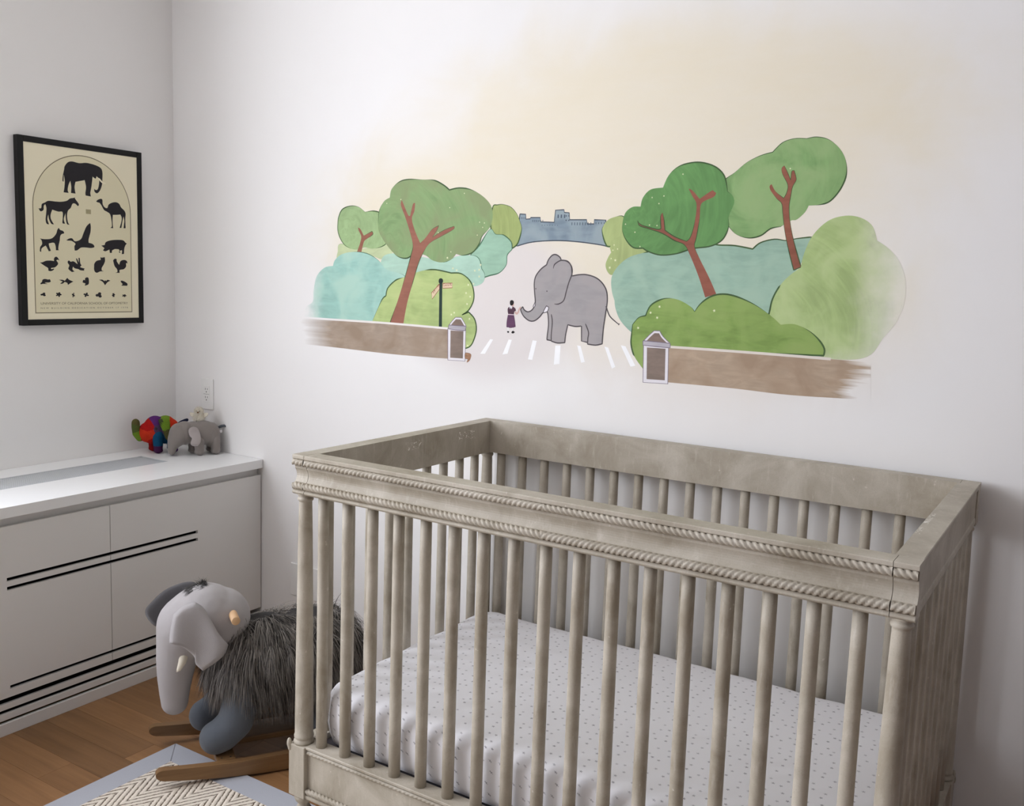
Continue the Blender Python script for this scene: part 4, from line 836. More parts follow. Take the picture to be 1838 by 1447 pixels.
pyobj('field', [loc(x, y, z) for z in (0.0005, 0.0095) for x, y in ((RX0+RB-.004, RY0+RB-.004), (RX1-RB+.004, RY0+RB-.004), (RX1-RB+.004, RY1-RB+.004), (RX0+RB-.004, RY1-RB+.004))], [(3,2,1,0),(4,5,6,7),(0,1,5,4),(1,2,6,5),(2,3,7,6),(3,0,4,7)], rug_field_mat(), rug)
def band(q):
    cx = sum(p[0] for p in q)/4; cy = sum(p[1] for p in q)/4
    bm = bmesh.new()
    lo_ = [bm.verts.new(loc(x, y, 0.0003)) for x, y in q]; hi = [bm.verts.new(loc(cx+(x-cx)*.9995, cy+(y-cy)*.9995, 0.0082)) for x, y in q]
    bm.faces.new(lo_[::-1]); bm.faces.new(hi)
    for i in range(4): bm.faces.new((lo_[i], lo_[(i+1)%4], hi[(i+1)%4], hi[i]))
    bmesh.ops.bevel(bm, geom=[e for e in bm.edges if all(v in hi for v in e.verts)], offset=0.0015, segments=2, affect='EDGES')
    bmobj('border_band', bm, M_BORD, rug)
a0, a1, b0, b1 = RX0, RX1, RY0, RY1
band([(a0, b0), (a0+RB, b0+RB), (a0+RB, b1-RB), (a0, b1)])
band([(a0, b1), (a0+RB, b1-RB), (a1-RB, b1-RB), (a1, b1)])
band([(a1, b1), (a1-RB, b1-RB), (a1-RB, b0+RB), (a1, b0)])
band([(a1, b0), (a1-RB, b0+RB), (a0+RB, b0+RB), (a0, b0)])

# ---------------------------------------------------------------- crib
def crib_mat():
    k = N('weathered_greige_paint')
    p = k.geo().outputs['Position']
    blot = k.noise(p, 7, 5, 0.6, 0.6)
    streak = k.noise(k.mapping(p, (90, 90, 16)), 1.0, 4, 0.65)
    speck = k.noise(p, 330, 3, 0.7)
    c = k.mix(k.range(blot, 0.32, 0.68), lin((156, 146, 129)), lin((192, 184, 170)))
    c = k.mix(k.range(streak, 0.55, 0.75, 0, 0.35), c, lin((216, 209, 198)))
    c = k.mix(k.range(speck, 0.56, 0.72, 0, 0.35), c, lin((140, 128, 110)))
    fleck = k.math('GREATER_THAN', k.noise(p, 55, 2, 0.6), 0.735)  # random pale flecks in the paint
    c = k.mix(k.math('MULTIPLY', fleck, 0.5), c, lin((214, 207, 196)))
    o = k.xyz(p)      # chipped paint at a few knocked spots
    chip = k.math('GREATER_THAN', k.noise(k.mapping(p, (150, 150, 260)), 1.0, 2, 0.5), 0.60)
    tot = 0.0
    for x0, x1, y0, y1, z0, z1 in ((1.57, 1.59, -.47, -.41, .935, .958), (1.57, 1.59, -.235, -.145, .930, .958), (2.908, 2.922, -.64, -.44, .97, .98)):
        m = 1.0
        for ax, a, b in ((0, x0, x1), (1, y0, y1), (2, z0, z1)):
            m = k.math('MULTIPLY', m, k.math('MULTIPLY', k.math('GREATER_THAN', o[ax], a), k.math('LESS_THAN', o[ax], b)))
        tot = k.math('ADD', tot, m)
    c = k.mix(k.math('MULTIPLY', tot, chip), c, lin((232, 228, 220)))
    k.bump(k.math('ADD', streak, speck), 0.12, 0.001)
    return k.done(c, 0.5, 0.3)
M_CRIB = crib_mat()
CX, CY = 2.248, -0.4375
crib = tag(empty('crib', (CX, CY, 0)), 'weathered greige wooden crib with round slats and rope moldings', 'crib')
CM = Matrix.Translation((-CX, -CY, 0))
def cr(o, parent=None):
    o.data.transform(CM) if o.data.users == 1 else None
    o.parent = parent or crib
    return o
X0, X1, YF, YB, ZT, ZR = 1.538, 2.958, -0.855, -0.020, 0.974, 0.876
TK = 0.046
PXL, PXR, PYF, PYB = 1.561, 2.9355, -0.832, -0.0425
def front_profile(y, sgn=1, inner=TK):
    """moulded rail section, y = outer face, sgn = direction inwards"""
    pr_ = [(inner, ZT), (0.0015, ZT), (0.0, ZT-.002), (0.0, ZT-.0085), (0.002, ZT-.0105), (0.0075, ZT-.0105), (0.0075, ZT-.026), (0.0070, ZT-.029)]
    for i in range(9):
        t = i / 8
        pr_.append((0.0065 + 0.0095 * math.sin(math.pi * (0.12 + 0.88 * (1 - t)) ) if t > 0 else 0.0095, ZT - .030 - .038 * t))
    pr_ += [(0.0065, ZT-.069), (0.0065, ZT-.0845), (0.0025, ZT-.0860)]
    for i in range(6):
        a = math.pi * i / 5
        pr_.append((0.004 - 0.0045 * math.sin(a), ZT - .087 - .0105 * i / 5))
    pr_ += [(inner, ZR)]
    return [(y + sgn * a, z) for a, z in pr_]
def rope(name, x0, x1, y, z, r, bead, hand, parent):
    """twisted rope moulding along x; hand(x) is +1 or -1"""
    n = max(6, int((x1 - x0) / bead * 7)); m = 12; vs, fs = [], []
    ph = 0.0
    for i in range(n + 1):
        x = x0 + (x1 - x0) * i / n
        ph += hand(x) * math.pi * (x1 - x0) / n / bead
        for j in range(m):
            a = 2 * math.pi * j / m + math.pi / m
            rr = r * (0.58 + 0.48 * abs(math.cos(1.5 * a - ph)) ** 0.6)
            vs.append((x, y + rr * math.cos(a), z + rr * math.sin(a)))
    for i in range(n):
        for j in range(m):
            q = (j + 1) % m
            fs.append((i*m+j, i*m+q, (i+1)*m+q, (i+1)*m+j))
    return cr(pyobj(name, vs, fs, M_CRIB, None, True), parent)
SL, SR = 1.5755, 2.9180
XM = (SL + SR) / 2
tr = cr(extrude('top_rail', front_profile(YF), SL + .0014, SR - .0010, 'x', M_CRIB))
h1 = lambda x: -1 if x < XM else 1
h2 = lambda x: -h1(x)
rope('rope_molding', SL + .001, SR - .001, YF + .0050, ZT - .0185, 0.0086, 0.0122, h1, tr)
rope('rope_molding', SL + .001, SR - .001, YF + .0042, ZT - .0770, 0.0090, 0.0122, h2, tr)
# back rail: moulded face to the wall, flat face inside
cr(extrude('top_rail', front_profile(YB, -1), SL + .0014, SR - .0010, 'x', M_CRIB))
# end rails
def end_profile(x, sgn):
    q = [(TK, ZT), (0.0012, ZT), (0, ZT-.0015), (0, ZT-.011), (.003, ZT-.013), (.003, ZT-.078), (.0012, ZT-.081), (.0006, ZT-.088), (.0012, ZT-.0945), (.003, ZR), (TK, ZR)]
    return [(x + sgn * a, z) for a, z in q]
cr(extrude('end_rail', end_profile(X0, 1), YF + TK + .0004, YB - TK - .0004, 'y', M_CRIB))
cr(extrude('end_rail', end_profile(X1, -1), YF + TK + .0004, YB - TK - .0004, 'y', M_CRIB))

post_prof = [(.0255, .236), (.0255, .243), (.0225, .2465), (.0220, .249), (.0245, .252), (.0245, .257), (.0228, .260), (.0228, .30), (.0215, .45), (.0195, .62), (.0175, .78), (.0158, .855), (.0158, .858), (.0185, .860), (.0195, .8635), (.0185, .867), (.016, .869), (.021, .8755), (.021, .877)]
foot_prof = [(.011, 0), (.016, .003), (.0215, .018), (.024, .034), (.0215, .052), (.015, .064), (.0125, .070), (.020, .080), (.0235, .088), (.0235, .101)]
for px, xa, xb in ((PXL, X0, SL), (PXR, SR, X1)):
    for py, yy_, sg in ((PYF, YF, 1), (PYB, YB, -1)):
        p = lathe('corner_post', post_prof, M_CRIB, None, (0, 0, 0))
        p.location = Vector((px - CX, py - CY, 0)); p.parent = crib
        PM = Matrix.Translation((-px, -py, 0))
        c = extrude('capital', front_profile(yy_, sg), xa, xb, 'x', M_CRIB, None); c.data.transform(PM); c.parent = p
        if sg > 0:
            for z_, hh in ((ZT - .0185, -1 if xa == X0 else 1), (ZT - .0770, 1 if xa == X0 else -1)):
                rp = rope('rope_molding', xa + .001, xb - .001, YF + .0045, z_, 0.0087, 0.0122, lambda x, q=hh: q, p)
                rp.data.transform(CM.inverted()); rp.data.transform(PM)
        bm = bmesh.new(); box(bm, -.0265, .0265, -.0265, .0265, .100, .236, 0.0022)
        b = bmobj('base_block', bm, M_CRIB, p)
        lf = blob('corner_leaf', [((-.0255, -.0255, .236), (.0062, .0062, .014)), ((-.024, -.024, .226), (.006, .006, .012)), ((.0235, .0235, .238), (.005, .005, .012)), ((.024, .024, .226), (.006, .006, .012))], 0.0016, M_CRIB, p, 3)
        fz = 0.0098 if sg > 0 else 0.0002
        ft = lathe('foot', [(r_, fz + z_ * (0.1005 - fz) / .101) for r_, z_ in foot_prof], M_CRIB, p, n=20)

# bottom rails
def bottom_front(y, sg, orn):
    prof = [(y + sg*.046, .238), (y + sg*.0015, .238), (y, .2365), (y, .232), (y + sg*.002, .230), (y + sg*.0085, .229), (y + sg*.0085, .124), (y + sg*.0085, .112), (y, .110), (y - sg*.0008, .1045), (y + sg*.001, .100), (y + sg*.046, .100)]
    r_ = cr(extrude('bottom_rail', prof, PXL + .0268, PXR - .0268, 'x', M_CRIB))
    if orn:
        rope('rope_molding', PXL + .028, PXR - .028, y + .0065, .2225, 0.0060, 0.0122, h1, r_)
        rope('rope_molding', PXL + .028, PXR - .028, y + .0050, .1190, 0.0076, 0.0122, h2, r_)
bottom_front(PYF - .0215, 1, True); bottom_front(PYB + .0215, -1, False)
for x, sg in ((PXL - .0225, 1), (PXR + .0225, -1)):
    prof = [(x + sg*.042, .238), (x, .238), (x, .230), (x + sg*.006, .228), (x + sg*.006, .110), (x, .108), (x, .100), (x + sg*.042, .100)]
    cr(extrude('bottom_rail', prof, PYF + .0268, PYB - .0268, 'y', M_CRIB))

# slats
def slat_mesh(z0=.236, z1=.879, r=.0140):
    vs, fs = lathe_data([(r, z0), (r, z0 + .15), (r*.99, .55), (r*.95, z1 - .08), (r*.93, z1)], 16)
    me = bpy.data.meshes.new('slat'); me.from_pydata(vs, [], fs); me.materials.append(M_CRIB)
    me.polygons.foreach_set('use_smooth', [True] * len(me.polygons)); return me
SM = slat_mesh()
def slat(x, y):
    o = bpy.data.objects.new('slat', SM); o.location = (x - CX, y - CY, 0); o.rotation_euler = (0, 0, x * 37 + y * 91); o.parent = crib; COL.objects.link(o)
for i in range(17):
    slat(1.6162 + .0782 * i, PYF + .005); slat(1.6162 + .0782 * i, PYB - .003)
for i in range(1, 10):
    slat(PXL, -0.832 + .0800 * i); slat(PXR, -0.832 + .0800 * i)

# ---------------------------------------------------------------- mattress with star print sheet
def sheet_mat():
    k = N('star_print_sheet')
    p = k.co('Object'); o = k.xyz(p)
    cv = k.add('ShaderNodeCombineXYZ')
    k.set(cv.inputs[0], k.math('ADD', o[0], o[2])); k.set(cv.inputs[1], k.math('ADD', o[1], o[2]))
    vo = k.add('ShaderNodeTexVoronoi', voronoi_dimensions='2D', feature='F1'); vo.inputs['Scale'].default_value = 36; vo.inputs['Randomness'].default_value = 0.6
    k.set(vo.inputs['Vector'], cv.outputs[0])
    df = k.add('ShaderNodeVectorMath', operation='SUBTRACT'); k.set(df.inputs[0], cv.outputs[0]); k.set(df.inputs[1], vo.outputs['Position'])
    d = k.xyz(df.outputs[0])
    ang = k.math('ADD', k.math('ARCTAN2', d[1], d[0]), k.math('MULTIPLY', k.xyz(vo.outputs['Color'])[0], 6.28))
    dist = k.math('SQRT', k.math('ADD', k.math('MULTIPLY', d[0], d[0]), k.math('MULTIPLY', d[1], d[1])))
    rr = k.math('ADD', 0.0027, k.math('MULTIPLY', k.math('COSINE', k.math('MULTIPLY', ang, 5.0)), 0.0014))
    m = k.math('MULTIPLY', k.math('LESS_THAN', dist, rr), k.range(k.xyz(vo.outputs['Color'])[1], 0.0, 1.0, 0.5, 1.0))
    k.bump(k.noise(p, 900, 2), 0.1, 0.0005)
    return k.done(k.mix(m, lin((243, 242, 246)), lin((158, 155, 162))), 0.85, 0.15)
mat_e = tag(empty('crib_mattress', (2.248, -0.4375, 0.245)), 'crib mattress in a white fitted sheet printed with tiny grey stars', 'mattress')
def rrect(hx, hy, r, n=10):
    q = []
    for cx, cy, a0_ in ((hx-r, hy-r, 0), (-hx+r, hy-r, 90), (-hx+r, -hy+r, 180), (hx-r, -hy+r, 270)):
        for i in range(n+1):
            a = math.radians(a0_ + 90*i/n); q.append((cx + r*math.cos(a), cy + r*math.sin(a)))
    # add points along straights
    out = []
    for i in range(len(q)):
        a, b = q[i], q[(i+1) % len(q)]
        L = math.hypot(b[0]-a[0], b[1]-a[1]); k_ = max(1, int(L/.02))
        for s in range(k_): out.append((a[0]+(b[0]-a[0])*s/k_, a[1]+(b[1]-a[1])*s/k_))
    return out
HX, HY = 0.662, 0.366
base = rrect(HX, HY, 0.055)
levels = [(.022, -.020), (.008, -.010), (.002, .012), (.0, .045), (.0, .075), (.0, .098), (.003, .113), (.010, .125), (.020, .132), (.032, .136), (.05, .138)]
vs, fs = [], []
nb_ = len(base)
def wrink(x, y, z, top):
    n1 = noise.noise(Vector((x*9, y*9, z*9+3))); n2 = noise.noise(Vector((x*26, y*26, z*26)))
    edge = max(0, 1 - abs(abs(x)-HX)/.16) + max(0, 1 - abs(abs(y)-HY)/.10)
    left = max(0.0, min(1.0, (-x - 0.1) / .5))
    return (0.0025*n1 + 0.0012*n2) * (0.5 + edge) + 0.004 * left * noise.noise(Vector((x*4+7, y*22, 1.3))) * top
for ins, z in levels:
    for x, y in base:
        k_ = 1 - ins / math.hypot(x, y) if False else 1
        L = math.hypot(x, y)
        nx_, ny_ = x/ L, y / L
        xx = x * (HX - ins) / HX; yy_ = y * (HY - ins) / HY
        w_ = wrink(xx, yy_, z, 0)
        if 0.03 < z < .11: xx += nx_ * w_ * 1.8; yy_ += (1 if y > 0 else -1) * w_ * 1.8 * (1 if abs(y) > HY - .06 else 0)
        vs.append((xx, yy_, z + (w_ if z > .11 else 0)))
R = 24
for k_ in range(1, R):
    f = 1 - k_ / R
    for x, y in base:
        xx = x * (HX - .05) / HX * f; yy_ = y * (HY - .05) / HY * f
        vs.append((xx, yy_, .138 + .007 * (1 - f*f) + wrink(xx, yy_, .14, 1)))
vs.append((0, 0, .145))
rows = len(levels) + R - 1
for k_ in range(rows - 1):
    for i in range(nb_):
        j = (i + 1) % nb_
        fs.append((k_*nb_+i, k_*nb_+j, (k_+1)*nb_+j, (k_+1)*nb_+i))
for i in range(nb_): fs.append(((rows-1)*nb_+i, (rows-1)*nb_+(i+1) % nb_, rows*nb_))
pyobj('fitted_sheet', vs, fs, sheet_mat(), mat_e, True)
bm = bmesh.new(); box(bm, -HX+.04, HX-.04, -HY+.035, HY-.035, -.022, .03, .012)
bmobj('mattress_base', bm, simple('mattress_ticking', (222, 222, 236), 0.8, 0.03), mat_e, True)
boxobj('support_board', (-HX-.012, HX+.012, -HY+.005, HY-.005, -.045, -.0225), simple('support_grey', (96, 92, 96), 0.8), crib).location = (0, 0, 0.245)

# ---------------------------------------------------------------- rocking elephant
def felt(name, c, s=700, var=0.07):
    k = N(name); c = lin(c); p = k.co('Object')
    f = k.noise(p, s, 3, 0.7); g_ = k.noise(p, 22, 3)
    k.bump(f, 0.7, 0.0012)
    col = k.mix(f, sc(c, 1 - var), sc(c, 1 + var)); col = k.mix(k.range(g_, .3, .7, 0, .25), col, sc(c, 0.86))
    k.b.inputs['Sheen Weight'].default_value = 0.25; k.b.inputs['Sheen Roughness'].default_value = 0.5
    return k.done(col, 0.95, 0.1)
M_GREY = felt('grey_plush', (172, 167, 167))
M_SLATE = felt('slate_plush', (92, 97, 104))
M_DKEAR = felt('dark_ear_plush', (82, 80, 82))  # one darker grey over the whole far ear
M_CREAM = felt('cream_felt', (226, 218, 200))
def fur_mat(name, a, b):
    k = N(name)
    r_ = k.geo().outputs['Random Per Island']
    return k.done(k.mix(r_, lin(a), lin(b)), 0.55, 0.3)
M_FUR = fur_mat('grey_fur', (40, 37, 35), (142, 135, 128))
M_BODY = simple('fur_backing', (56, 54, 54), 0.95, 0.15, 60)
roc = tag(empty('rocking_elephant', (1.208, -0.557, 0.0045), math.atan2(-.841, -.541)), 'grey plush elephant rocker with shaggy fur on wooden rockers', 'rocking toy')
# rockers
def rocker(v):
    top_, bot = [], []
    for i in range(61):
        u = -0.372 * math.cos(math.pi * i / 60)
        bz = 0.0005 + 0.24 * u * u
        tz = 0.047 + 0.17 * max(0, abs(u) - .12) ** 1.7
        e = (0.372 - abs(u)) / 0.022
        if e < 1:
            m_ = (bz + tz) / 2; hh = (tz - bz) / 2 * math.sqrt(max(0, 1 - (1 - e) ** 2))
            bz, tz = m_ - hh, m_ + hh
        top_.append((u, tz)); bot.append((u, bz))
    prof = bot + top_[::-1]
    th = .011
    bm = bmesh.new(); n = len(prof)
    A = [bm.verts.new((u, v - th, z)) for u, z in prof]; B = [bm.verts.new((u, v + th, z)) for u, z in prof]
    for t in tessellate_polygon([[Vector((u, z, 0)) for u, z in prof]]):
        bm.faces.new([A[i] for i in t]); bm.faces.new([B[i] for i in reversed(t)])
    for i in range(n): bm.faces.new((A[i], A[(i+1) % n], B[(i+1) % n], B[i]))
    bmesh.ops.remove_doubles(bm, verts=bm.verts[:], dist=1e-5)
    o = bmobj('rocker', bm, M_TOYWOOD, roc)
rocker(0.135); rocker(-0.135)
for u in (0.185, -0.19):
    cb = boxobj('cross_board', (u-.026, u+.026, -.124, .124, .026, .050), M_TOYWOOD, roc, .003)
    if u > 0:
        for q in (-.012, .012):
            lathe('screw', [(.0028, .0498), (.0028, .0506), (.002, .0508)], simple('screw_metal', (60, 56, 52), 0.4), cb, (u + q, .112, 0), 10)
boxobj('seat_board', (-.214, .158, -.05, .05, .051, .068), M_TOYWOOD, roc, .003)
# legs
for s in (1, -1):
    v = .078 * s - (.0 if s > 0 else -.004); uo = 0 if s > 0 else .012
    blob('front_leg', chain([(.135+uo, v, .24, .050), (.140+uo, v, .19, .052), (.155+uo, v, .135, .050), (.190+uo, v, .103, .048), (.207+uo, v, .097, .047)]), .005, M_SLATE, roc, 5)
    blob('hind_leg', chain([(-.135, v, .24, .050), (-.13, v, .19, .052), (-.12, v, .135, .050), (-.1, v, .103, .048), (-.09, v, .097, .047)]), .006, M_SLATE, roc, 5)
# body and fur
BC, BR = Vector((0.005, 0, .305)), Vector((.205, .120, .112))
body = blob('body', [((-.07, 0, .305), (.15, .118, .112)), ((.06, 0, .305), (.15, .118, .108)), ((-.115, 0, .300), (.112, .105, .105)), ((.10, 0, .30), (.115, .105, .105)), ((0, 0, .265), (.17, .10, .09))], .008, M_BODY, roc, 8)
def fur(name, me, count, lmin, lmax, flow, keep, mat, parent, wid=.0022, seg=4, seed=1, clump=0.6, nf=0.55):
    rg = random.Random(seed)
    me.calc_loop_triangles()
    tris = [t for t in me.loop_triangles]
    cum, tot = [], 0
    for t in tris: tot += t.area; cum.append(tot)
    import bisect
    vs, fs = [], []
    made = 0
    while made < count:
        t = tris[bisect.bisect(cum, rg.random() * tot) % len(tris)]
        a, b = rg.random(), rg.random()
        if a + b > 1: a, b = 1 - a, 1 - b
        p0, p1, p2 = (me.vertices[i].co for i in t.vertices)
        p = p0 + (p1 - p0) * a + (p2 - p0) * b
        made += 1
        if not keep(p, t.normal): continue
        n = Vector(t.normal)
        cl = Vector((noise.noise(p * 26 + Vector((5, 1, 0))), noise.noise(p * 26 + Vector((0, 9, 2))), noise.noise(p * 26 + Vector((3, 0, 7)))))
        d = (n * nf + flow(p) + cl * clump + Vector((rg.uniform(-.2, .2), rg.uniform(-.2, .2), rg.uniform(-.2, .2)))).normalized()
        L = rg.uniform(lmin, lmax); st = L / seg
        side = d.cross(Vector((0, 0, 1)))
        if side.length < .05: side = Vector((1, 0, 0))
        side.normalize()
        side = (side + n.cross(side) * rg.uniform(-.8, .8)).normalized()
        q = p.copy(); base_i = len(vs)
        for k_ in range(seg + 1):
            w_ = wid * (1 - k_ / seg) * .5 + .0001
            vs.append(q + side * w_); vs.append(q - side * w_)
            d = (d + Vector((0, 0, -0.30))).normalized()
            # keep strands outside the body surface
            q = q + d * st
        for k_ in range(seg): i = base_i + 2 * k_; fs.append((i, i+1, i+3, i+2))
    o = pyobj(name, vs, fs, mat, parent, True)
    return tag(o, kind='stuff')
fur('fur', body.data, 24000, .055, .105, lambda p: Vector((-.22 if p.x < .12 else .25, .50 if p.y > 0 else -.50, -.45)), lambda p, n: p.z > .19 and p.x > -.205, M_FUR, roc, .0030, 5, 2, 0.8, 0.38)
# head with trunk
head = blob('head', chain([(.190, 0, .418, .088), (.235, 0, .418, .100), (.268, 0, .405, .090), (.292, 0, .365, .066), (.303, 0, .315, .0560), (.308, 0, .265, .0490), (.310, 0, .220, .0420), (.310, 0, .186, .0375)], 7) + [((.185, 0, .418), (.085, .080, .088)), ((.225, 0, .425), (.098, .092, .098))], .0048, M_GREY, roc, 8)
seam_pts = [(.311+.002, .0, .146)]
# ears
near = [(.263, .504), (.237, .479), (.203, .409), (.176, .370), (.190, .340), (.243, .305), (.262, .327), (.266, .349), (.294, .379), (.329, .396), (.327, .426), (.318, .475), (.297, .494)]
nq = [(p.x, p.y) for p in catmull([q + ((1,) if i in (0, 3, 5, 9, 11) else ()) for i, q in enumerate(near)], True, 4)]
def place_near(u, w_, h):
    t = (0.505 - w_) / 0.19
    v = 0.094 + 0.042 * min(1, max(0, t)) ** .8 + .009 * math.sin((u - .18) * 62) * t + .012 * max(0, (u - .29) / .04) * t
    dv = v - .09
    return (u + .1 * dv, v + h, w_ + .37 * dv)
pillow('ear', nq, .013, place_near, M_GREY, roc)
far = [(.245, .508), (.280, .512), (.330, .490), (.368, .452), (.382, .430), (.376, .405), (.350, .380), (.300, .385), (.265, .43), (.245, .46)]
fq = [(p.x, p.y) for p in catmull(far, True, 4)]
pillow('ear', fq, .014, lambda u, w_, h: (u - .004, -.075 - .035 * (u - .24) / .12 + h, w_ - .008), M_DKEAR, roc)
# handle, tusks, tuft
vs, fs = tube_data([(.160, y_, .449) for y_ in (-.128, -.127, .127, .128)], [.0105, .0118, .0118, .0105], 18)
pyobj('handle', vs, fs, simple('handle_beech', (206, 168, 128), 0.5, 0.08, 40), roc, True)
for s in (1, -1):
    tube('tusk', [(.284, .040*s, .354), (.290, .055*s, .340), (.295, .063*s, .324), (.304, .065*s, .306), (.309, .065*s, .300)], [.0135, .0125, .0105, .006, .001], M_CREAM, roc, 14)
fur('tuft', head.data, 40000, .010, .024, lambda p: Vector((.45, .25, -.1)), lambda p, n: p.z > .508 and abs(p.y) < .022 and .22 < p.x < .285, fur_mat('tuft_grey', (48, 47, 46), (84, 82, 80)), roc, .0016, 4, 5, .9)

# ---------------------------------------------------------------- toys on the counter
ZC = 0.6998
# patchwork elephant
def knit():
    k = N('patchwork_knit')
    at = k.add('ShaderNodeVertexColor', layer_name='Col')
    p = k.co('Object')
    f = k.noise(k.mapping(p, (260, 260, 420)), 1.0, 2)
    k.bump(f, 0.5, 0.001)
    return k.done(k.mix(k.range(f, .35, .65, 0, .35), at.outputs[0], k.mix(1.0, at.outputs[0], (.5, .5, .5, 1), 'MULTIPLY')), 0.95, 0.1)
M_KNIT = knit()
def patch(o, seeds):
    me = o.data; at = me.color_attributes.new('Col', 'FLOAT_COLOR', 'CORNER')
    for pg in me.polygons:
        c = pg.center
        b = min(seeds, key=lambda s: (s[0]-c.x)**2 + (s[1]-c.z)**2 + (.25*(s[3] - c.y))**2 if len(s) > 3 else (s[0]-c.x)**2 + (s[1]-c.z)**2)
        for li in pg.loop_indices: at.data[li].color = lin(b[2])
    return o
RED, ORG, PUR, GRN, OLV, BLU, NAV, VIO = (176, 30, 28), (206, 58, 34), (92, 46, 112), (112, 142, 46), (92, 88, 52), (24, 78, 112), (34, 38, 62), (74, 36, 74)
pe = tag(empty('toy_elephant', (0.1065, -0.158, ZC), math.atan2(-.866, -.5)), 'patchwork knitted toy elephant with raised green trunk in the corner', 'toy')
pe.scale = (.83, 1, 1)
bd = blob('body', [((.060, 0, .078), (.034, .036, .038)), ((.020, 0, .088), (.054, .047, .054)), ((-.025, 0, .086), (.054, .047, .056)), ((-.052, 0, .082), (.038, .038, .046)), ((.038, 0, .064), (.040, .036, .030))], .0035, M_KNIT, pe, 5)
patch(bd, [(.055, .105, RED), (.045, .075, ORG), (.068, .07, ORG), (.018, .132, PUR), (.010, .09, (84, 66, 96)), (-.020, .12, GRN), (-.06, .115, ORG), (-.045, .08, OLV), (-.02, .05, BLU), (.03, .045, RED), (-.08, .07, RED)])
patch(blob('trunk', chain([(.060, 0, .066, .018), (.088, 0, .060, .0165), (.101, 0, .078, .0185), (.104, 0, .100, .0185), (.104, 0, .114, .0185)], 6), .0025, M_KNIT, pe, 3), [(.10, .12, OLV), (.095, .068, GRN), (.104, .10, (86, 98, 50)), (.066, .062, (150, 50, 30))])
for u, v, c1, c2 in ((.012, .028, BLU, VIO), (.026, -.026, RED, (150, 26, 30)), (-.055, .028, GRN, PUR), (-.055, -.028, PUR, BLU)):
    patch(blob('leg', chain([(u, v, .066, .027), (u, v, .035, .022), (u, v, .018, .020)], 5) + [((u, v, .010), (.0215, .0215, .010))], .0028, M_KNIT, pe, 3), [(u, .05, c1), (u, .008, c2)])
eq = [(p.x, p.y) for p in catmull([(.012, .130), (-.012, .134), (-.034, .128), (-.040, .095), (-.044, .066), (-.030, .050), (-.016, .062), (-.006, .090)], True, 4)]
patch(pillow('ear', eq, .012, lambda u, w_, h: (u, .043 + .008 * (.13 - w_) / .08 + h, w_), M_KNIT, pe), [(-.015, .115, GRN), (-.03, .07, OLV), (.008, .125, (70, 78, 50))])
patch(tube('tail', [(-.080, 0, .104), (-.095, 0, .112), (-.112, 0, .118), (-.125, 0, .121), (-.128, 0, .1215)], [.006, .007, .007, .006, .002], M_KNIT, pe, 12), [(-.1, .11, NAV)])
M_EYE = simple('black_bead', (16, 14, 16), 0.2, 0.1, 10, 0.6)
for s in (1, -1): blob('eye', [((.022, .0455*s, .098), (.0055, .003, .0055))], .0012, M_EYE, pe, 1)

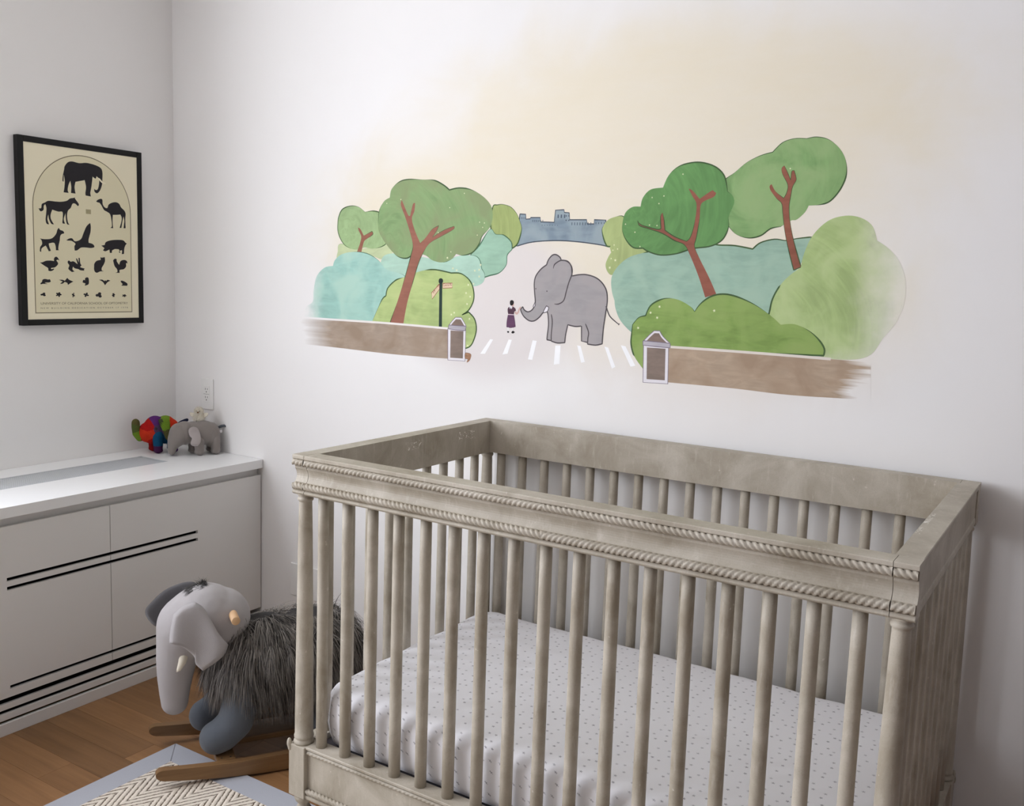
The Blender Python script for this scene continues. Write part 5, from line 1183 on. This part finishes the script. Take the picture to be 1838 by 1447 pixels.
# grey plush elephant
M_PL1 = felt('warm_grey_plush', (138, 130, 125), 500); M_PL2 = felt('pale_grey_plush', (176, 167, 164), 500)
ge = tag(empty('toy_elephant', (0.246, -0.094, ZC + .001), math.atan2(-.917, -.4)), 'soft grey plush elephant standing with lowered trunk on the counter', 'toy')
ge.scale = (.80, 1, 1)
blob('body', [((-.024, 0, .081), (.072, .048, .048)), ((-.066, 0, .071), (.042, .045, .050)), ((.060, 0, .084), (.050, .042, .046)), ((.020, 0, .083), (.05, .044, .044))] + chain([(.086, 0, .080, .044), (.104, 0, .060, .033), (.116, 0, .038, .0225), (.119, 0, .0190, .0180)], 6), .0032, M_PL1, ge, 5)
for u, v in ((.000, .026), (.012, -.026), (-.078, .024), (-.074, -.026)):
    blob('leg', chain([(u, v, .055, .024), (u, v, .030, .0215), (u - .002, v, .018, .022)], 5) + [((u, v, .010), (.023, .023, .0102))], .003, M_PL1, ge, 4)
eq = [(p.x, p.y) for p in catmull([(.052, .108), (.034, .114), (.012, .106), (.002, .084), (.004, .058), (.018, .042), (.040, .042), (.052, .052), (.044, .070), (.052, .078, 1), (.056, .094)], True, 4)]
for s in (1, -1):
    pillow('ear', eq, .009, lambda u, w_, h, s=s: (u, s * (.046 + .012 * (.114 - w_) / .07 + .004 * math.sin((w_ - .04) * 90)) + h, w_), M_PL2, ge)
    blob('eye', [((.082, .0355*s, .086), (.0032, .002, .0028))], .0008, M_EYE, ge, 1)
tube('tail', [(-.102, 0, .098), (-.116, .004, .103), (-.128, .008, .105), (-.136, .010, .101)], [.005, .0055, .005, .0015], M_SLATE, ge, 10)
tg_ = boxobj('care_tag', (-.112, -.100, .018, .0195, .080, .090), simple('tag_white', (225, 222, 220)), ge)

# small cream bird toy on its back
bi = tag(empty('toy_bird', (0.2400, -0.0800, ZC + .1240), math.radians(-52)), 'tiny cream fluffy bird toy sitting on the grey elephant', 'toy')
bb = blob('body', [((0, 0, .016), (.019, .021, .018)), ((.002, 0, .040), (.016, .0165, .0155)), ((.001, 0, .028), (.016, .017, .014))], .0022, M_CREAM, bi, 3)
for s in (1, -1):
    pillow('wing', [(p.x, p.y) for p in catmull([(.012, .030), (.030, .036), (.036, .030), (.028, .020), (.014, .016)], True, 4)], .006, lambda a, b, h, s=s: (.002 + h, s * a, b), M_CREAM, bi)
    blob('eye', [((.0165, .006*s, .043), (.0018, .0016, .0018))], .0006, M_EYE, bi, 1)
blob('beak', [((.019, 0, .039), (.006, .0035, .0032))], .0009, simple('brown_felt', (122, 92, 66), 0.9), bi, 1)
fur('fluff', bb.data, 2600, .004, .009, lambda p: Vector((0, 0, -.1)), lambda p, n: p.z > .006, fur_mat('cream_fluff', (228, 220, 204), (244, 240, 230)), bi, .0007, 2, 9, .8)
